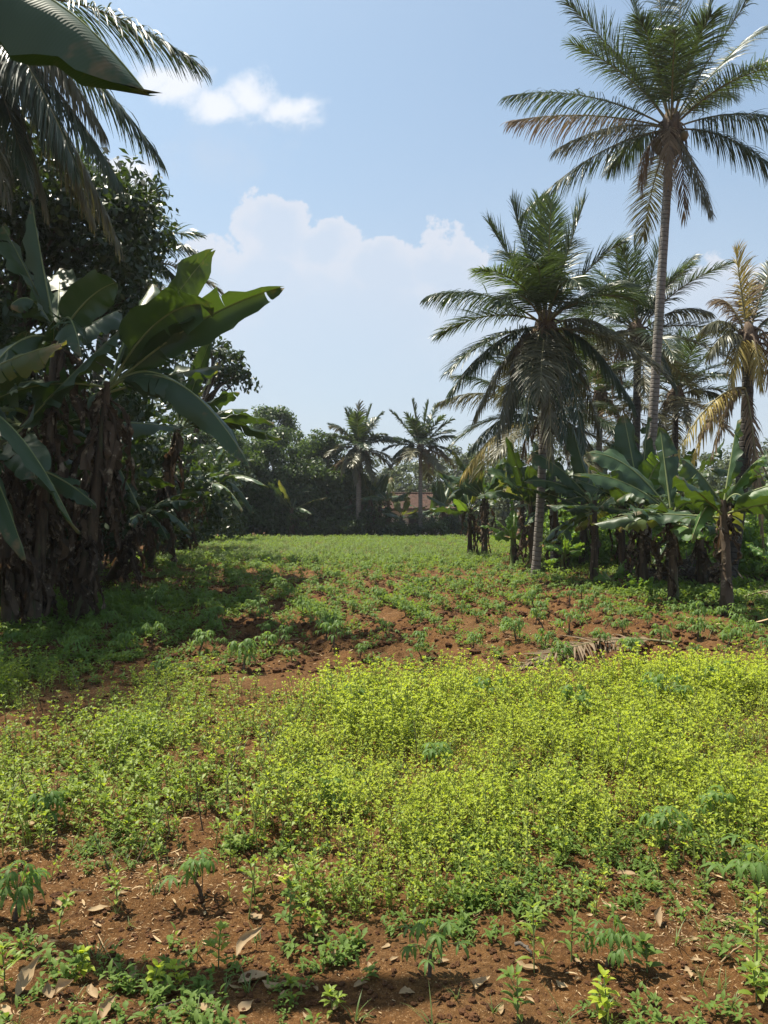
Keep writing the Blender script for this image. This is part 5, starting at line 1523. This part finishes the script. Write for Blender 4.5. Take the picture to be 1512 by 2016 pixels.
# ------------------------------------------------------------------ dry leaves lying near the camera
DL = [
    (192, 1790, 0.095, 0.05, 0.3, 'curled tan dry leaf on bare soil below the left weeds'), (120, 1774, 0.10, 0.05, 2.0, 'brown dry leaf in shade beside the curled tan one at left'),
    (62, 1955, 0.15, 0.06, 1.2, 'tall rolled dry leaf standing at the lower left corner'), (130, 1975, 0.075, 0.055, 0.6, 'small flat dry leaf right of the rolled one at lower left'),
    (95, 1972, 0.06, 0.05, 2.2, 'small crumpled dry leaf right beside the rolled one at lower left'), (265, 1925, 0.065, 0.03, 1.4, 'narrow upright dry leaf below the yellow green sprig at lower left'),
    (312, 1914, 0.07, 0.05, 0.4, 'pale crumpled dry leaf left of the yellow sprig'), (328, 1932, 0.07, 0.04, 1.7, 'folded dry leaf under the yellow sprig'),
    (490, 1858, 0.15, 0.05, 0.9, 'long tan dry leaf leaning among grass blades'), (505, 1795, 0.08, 0.045, 2.3, 'dark brown curled leaf above the long tan leaf'),
    (502, 1918, 0.13, 0.06, 0.3, 'dark brown dry leaf left of the flat pair at the bottom'), (572, 1938, 0.13, 0.035, 0.1, 'flat pointed dry leaf right of the dark brown one at the bottom'),
    (532, 1934, 0.08, 0.05, 2.8, 'small pale leaf lying against the flat pointed one'), (412, 1984, 0.10, 0.06, 2.6, 'crumpled grey leaf near the bottom edge left of the middle'),
    (486, 1992, 0.075, 0.045, 0.9, 'folded tan leaf at the bottom edge below the dark brown leaf'), (217, 2006, 0.09, 0.04, 1.2, 'rolled tan leaf cut by the bottom edge at left'),
    (186, 1966, 0.10, 0.05, 2.1, 'reddish dry leaf among sprigs at lower left'), (10, 2004, 0.08, 0.05, 2.6, 'pale dry leaf in the bottom left corner'),
    (52, 1632, 0.14, 0.09, 0.2, 'pale flat dry leaf beneath a seedling near the left edge'), (242, 1628, 0.10, 0.05, 0.5, 'pale dry leaf in the left weeds'),
    (508, 1752, 0.09, 0.05, 0.9, 'pale tan leaf at the lower edge of the green weeds'), (155, 1755, 0.10, 0.045, 0.6, 'long dark dry leaf behind the brown one at left'),
    (660, 1884, 0.07, 0.03, 1.5, 'slender upright tan leaf left of the bottom middle'), (1236, 1720, 0.11, 0.05, 0.0, 'grey curled dry leaf on bare soil below the lime weeds at right'),
    (948, 1932, 0.10, 0.05, 1.0, 'twisted pale dry leaf right of the single bottom seedling'), (801, 1945, 0.06, 0.04, 0.1, 'small whitish dry leaf below the single bottom seedling'),
    (1036, 1900, 0.10, 0.04, 2.5, 'whitish shredded leaf beside the short stick'), (1106, 1934, 0.055, 0.03, 2.3, 'small reddish tan leaf right of the shredded one'),
    (1138, 1928, 0.035, 0.025, 0.3, 'tiny round tan leaf right of the bottom middle'), (1301, 1820, 0.10, 0.04, 1.1, 'brown rolled leaf amid grass at the lower right'),
    (1201, 1768, 0.12, 0.03, 2.2, 'long straw coloured leaf below the lime weeds'), (1371, 1898, 0.05, 0.022, 0.05, 'small pale oval leaf on dark soil at the lower right'),
    (941, 1808, 0.06, 0.03, 0.8, 'small pink tan leaf at the lower edge of the middle weeds'), (870, 1886, 0.07, 0.03, 0.2, 'tan leaf strip just behind the single bottom seedling'),
    (1290, 1195, 0.30, 0.12, 0.6, 'large pale dry leaf sheath lying before the second banana stem'), (710, 1930, 0.06, 0.03, 0.5, 'tiny curled leaf left of the single bottom seedling'),
    (1440, 1800, 0.08, 0.035, 0.9, 'thin tan leaf left of the seedling at the lower right edge'), (240, 1760, 0.06, 0.03, 0.3, 'small tan leaf under the left weeds')]
rs = np.random.RandomState(41)
for (px, py, L, W, a, lab) in DL:
    p = base_at(px, py)
    o = obj('dry_leaf', dry_leaf_geo(rs, L, W, rs.uniform(0.8, 1.4)), M['dryleaf'], None, (0, 0, 0))
    o.location = p + UP * 0.002; o.rotation_euler = (0, 0, a)
    if 'rolled' in lab or 'upright' in lab or 'leaning' in lab:
        o.rotation_euler = (rs.uniform(0.1, 0.4), -0.55, a)
        o.location = p + UP * (L * 0.25)
    tag(o, lab, 'dry leaf', 'dry leaves on the soil')
for k in range(40):
    px = rs.uniform(0, 1512); py = rs.uniform(1700, 2016)
    p = base_at(px, py)
    o = obj('dry_leaf', dry_leaf_geo(rs, rs.uniform(0.03, 0.06), rs.uniform(0.015, 0.03), 1.0, 5), M['dryleaf'], None, (0, 0, 0))
    o.location = p + UP * 0.002; o.rotation_euler = (0, 0, rs.uniform(0, 6))
    tag(o, 'small scrap of dry leaf on the bare soil near the camera', 'dry leaf', 'small scraps of dry leaf near the camera')

# sticks
def stick(a, b_, r, lab, bend=0.02, mat='bark'):
    a = np.array(a); b_ = np.array(b_); g = Geo()
    r_ = np.random.RandomState(int(abs(a[0]) * 1000) % 999)
    c = bez(a, (a + b_) / 2 + r_.normal(0, bend, 3) + UP * 0.01, b_, np.linspace(0, 1, 10)) + r_.normal(0, r * 0.3, (10, 3))
    tube(g, c, np.linspace(r, r * 0.55, 10), 7, 0, True, 0.12, r_)
    tag(obj('stick', g, M[mat], None, a), lab, 'stick', 'sticks lying on the soil')


stick(base_at(1014, 1862) + UP * 0.02, base_at(1046, 1884) + UP * 0.014, 0.008, 'short brown stick on the soil right of the bottom middle')
stick(base_at(305, 1995) + UP * 0.012, base_at(368, 1970) + UP * 0.012, 0.004, 'thin stick near the bottom edge at left')
stick(base_at(1420, 1905) + UP * 0.01, base_at(1480, 1880) + UP * 0.03, 0.003, 'thin pale curved twig at the lower right', 0.03, 'straw')
stick(base_at(193, 1835) + UP * 0.01, base_at(245, 1925) + UP * 0.01, 0.002, 'hair thin straw stalk on the soil at lower left', 0.03, 'straw')

# leafy upright sprigs near the camera
def sprig(px, py, h, nn, L, W, lab, mat='weed_green', br=2, stem='stem_green'):
    p = base_at(px, py)
    t = thing('sprig', p, lab, 'plant', 'leafy sprigs near the camera')
    g = weed_tmpl(rs, h, nn, L, W, 4, 0.6, br)
    v, lt, q, t_, qm, tm = g.arrays()
    ga = Geo(); gb_ = Geo(); ga.add(v, q[qm == 0], 0, lt); gb_.add(v, q[qm == 1], 0, lt)
    obj('foliage', ga, M[mat], t, (0, 0, 0), loc=p); obj('stem', gb_, M[stem], t, (0, 0, 0), loc=p)


for a in [(1052, 1910, 0.22, 9, 0.075, 0.022, 'tall leafy sprig with long hanging leaves right of the short stick'), (1125, 1895, 0.17, 8, 0.06, 0.02, 'leafy sprig right of the tall hanging leaved one'),
          (1020, 2010, 0.14, 7, 0.07, 0.024, 'broad leaved sprig at the bottom edge right of the middle'), (1195, 2010, 0.12, 7, 0.055, 0.026, 'yellow topped sprig at the bottom edge'),
          (150, 1935, 0.10, 6, 0.05, 0.022, 'green sprig between dry leaves at lower left'), (165, 1930, 0.09, 5, 0.05, 0.03, 'sprig with yellowish leaves left of the crumpled leaves'),
          (350, 1925, 0.08, 5, 0.04, 0.028, 'bright yellow leaved sprig at lower left'), (300, 1945, 0.09, 6, 0.05, 0.028, 'low yellow green sprig beneath the bright yellow one'),
          (430, 1890, 0.16, 8, 0.055, 0.026, 'bushy green sprig left of the long tan leaf'), (570, 1830, 0.18, 9, 0.06, 0.028, 'leafy green sprig behind the long tan leaf'),
          (620, 1840, 0.13, 7, 0.05, 0.026, 'green sprig just right of the leafy one behind the tan leaf'), (115, 1830, 0.12, 6, 0.05, 0.024, 'lone sprig on bare soil at left'),
          (1490, 1950, 0.30, 9, 0.07, 0.026, 'tall stalk with leaves high up at the lower right edge'), (1275, 1915, 0.10, 6, 0.06, 0.036, 'round leaved sprig on the soil at the lower right'),
          (1490, 1985, 0.10, 6, 0.06, 0.03, 'low round leaved sprig under the tall stalk at the right edge'), (10, 1960, 0.14, 6, 0.06, 0.024, 'sprig cut by the left edge near the bottom'),
          (655, 1985, 0.07, 5, 0.05, 0.02, 'small dark sprig in the bottom middle left of the seedling'), (575, 1960, 0.07, 5, 0.045, 0.022, 'small sprig right of the folded tan leaf'), (230, 1780, 0.14, 6, 0.05, 0.022, 'sprig at the lower edge of the left weeds')]:
    yl = 'yellow' in a[6]
    sprig(*a, mat='weed_lime' if yl else ('weed_green' if a[0] % 3 else 'weed_low'))

# ------------------------------------------------------------------ fallen fronds and the brush pile
def lay(name, lab, pa, pc, pb, seed, mat='frond_dead', lf_=0.5, n=46, group='fallen palm fronds'):
    g = frond_geo(pa, pc, pb, seed, lf_, n, 0.022, 0.25, 0.1, rib=0.018, vee=0.0)
    v = np.concatenate(g.v); g2z = H(v[:, 0], v[:, 1]) + 0.012
    k = 0
    for i in range(len(g.v)):
        vv = g.v[i]; zz = H(vv[:, 0], vv[:, 1]) + 0.012
        vv[:, 2] = np.maximum(vv[:, 2], zz)
    tag(obj(name, g, [M[mat], M['rachis']], None, pa), lab, 'palm frond', group)


lay('fallen_frond', 'grey dead palm frond lying along the upper edge of the lime weeds', base_at(1325, 1285) + UP * 0.05, base_at(1180, 1268) + UP * 0.15, base_at(1025, 1312) + UP * 0.03, 301, lf_=0.5, n=70)
lay('fallen_frond', 'dead palm frond on the ground at the right edge beyond the nearest stem', np.array((6.4, 13.6, 0.08)), np.array((7.2, 13.3, 0.45)), np.array((8.4, 13.2, 0.05)), 302)
lay('fallen_frond', 'dead palm frond lying behind the brush pile', np.array((5.6, 17.6, 0.1)), np.array((6.4, 17.3, 0.5)), np.array((8.0, 16.9, 0.1)), 303)
g = Geo(); rs = np.random.RandomState(51)
c0 = np.array(((1365 - 756) / F * 16.2, 16.2, 0)); c0[2] = zg(c0[0], c0[1])
for k in range(240):
    p = c0 + np.array((rs.normal(0, 0.62), rs.normal(0, 0.35), 0)); hmax = 0.62 * math.exp(-((p[0] - c0[0]) / 0.9) ** 2)
    p[2] = zg(p[0], p[1]) + rs.uniform(0, 1) * hmax
    a = rs.uniform(0, 2 * PI); e = rs.normal(0.05, 0.3); l = rs.uniform(0.25, 0.85)
    d = np.array((math.cos(a) * math.cos(e), math.sin(a) * math.cos(e), math.sin(e))) * l / 2
    tube(g, bez(p - d, p + rs.normal(0, 0.06, 3), p + d, np.linspace(0, 1, 5)), np.linspace(0.012, 0.004, 5) * rs.uniform(0.5, 1.5), 4, 0, False)
for k in range(40):
    p = c0 + np.array((rs.normal(0, 0.6), rs.normal(0, 0.3), 0)); p[2] += rs.uniform(0.1, 0.5)
    dl = dead_leaf_geo(p, rs.uniform(0.2, 0.45), 0.14, 900 + k, (rs.uniform(-1, 1), rs.uniform(-1, 1)))
    v, lt, q, t_, qm, tm = dl.arrays(); g.add(v, q, 1, lt)
tag(obj('brush_pile', g, [M['bark'], M['dead']], None, c0), 'heap of dark twigs and dry leaves behind the second banana stem', 'brush pile')
# leaf litter under both banana rows
DG = []
for k in range(6):
    DG.append(dry_leaf_geo(rs, 0.45, 0.16, 1.2))
g = Geo(); X = []; Yv = []
for (nn, fn) in [(330, lambda y: xl(y) - 0.1 - rs.rand() * 1.5), (170, lambda y: xr(y) + rs.normal(0.3, 0.5))]:
    for k in range(nn):
        yv = rs.uniform(9.5, 34) if nn > 200 else rs.uniform(11.5, 28); X.append(fn(yv)); Yv.append(yv)
X = np.array(X); Yv = np.array(Yv); sel = rs.randint(0, 6, len(X))
for k in range(6):
    s = sel == k
    g.scatter(DG[k], np.stack([X[s], Yv[s], H(X[s], Yv[s]) + 0.005], 1), rs.uniform(0, 6.3, s.sum()), rs.uniform(0.4, 1.1, s.sum()), None, rs.rand(s.sum()))
tag(obj('leaf_litter', g, [M['dead']]), 'dried banana leaf litter on the ground under both banana rows', 'litter', kind='stuff')

# ------------------------------------------------------------------ haze in the air
g = Geo()
x0, x1, y0, y1, z0, z1 = -130, 130, -12, 190, -6, 24
v = np.array([(x, y, z) for z in (z0, z1) for y in (y0, y1) for x in (x0, x1)])
g.add(v, [(0, 2, 3, 1), (4, 5, 7, 6), (0, 1, 5, 4), (2, 6, 7, 3), (0, 4, 6, 2), (1, 3, 7, 5)])
hm = bpy.data.materials.new('air_haze'); hm.use_nodes = True
hn = NG(hm.node_tree); ho = hn.n('ShaderNodeOutputMaterial'); hv = hn.n('ShaderNodeVolumePrincipled')
hv.inputs['Color'].default_value = (0.86, 0.92, 1.0, 1); hv.inputs['Density'].default_value = 0.00045; hv.inputs['Anisotropy'].default_value = 0.35
hn.l(hv.outputs[0], ho.inputs['Volume'])
tag(obj('haze', g, hm, smooth=False), 'thin pale haze in the air over the field', 'haze', kind='stuff')
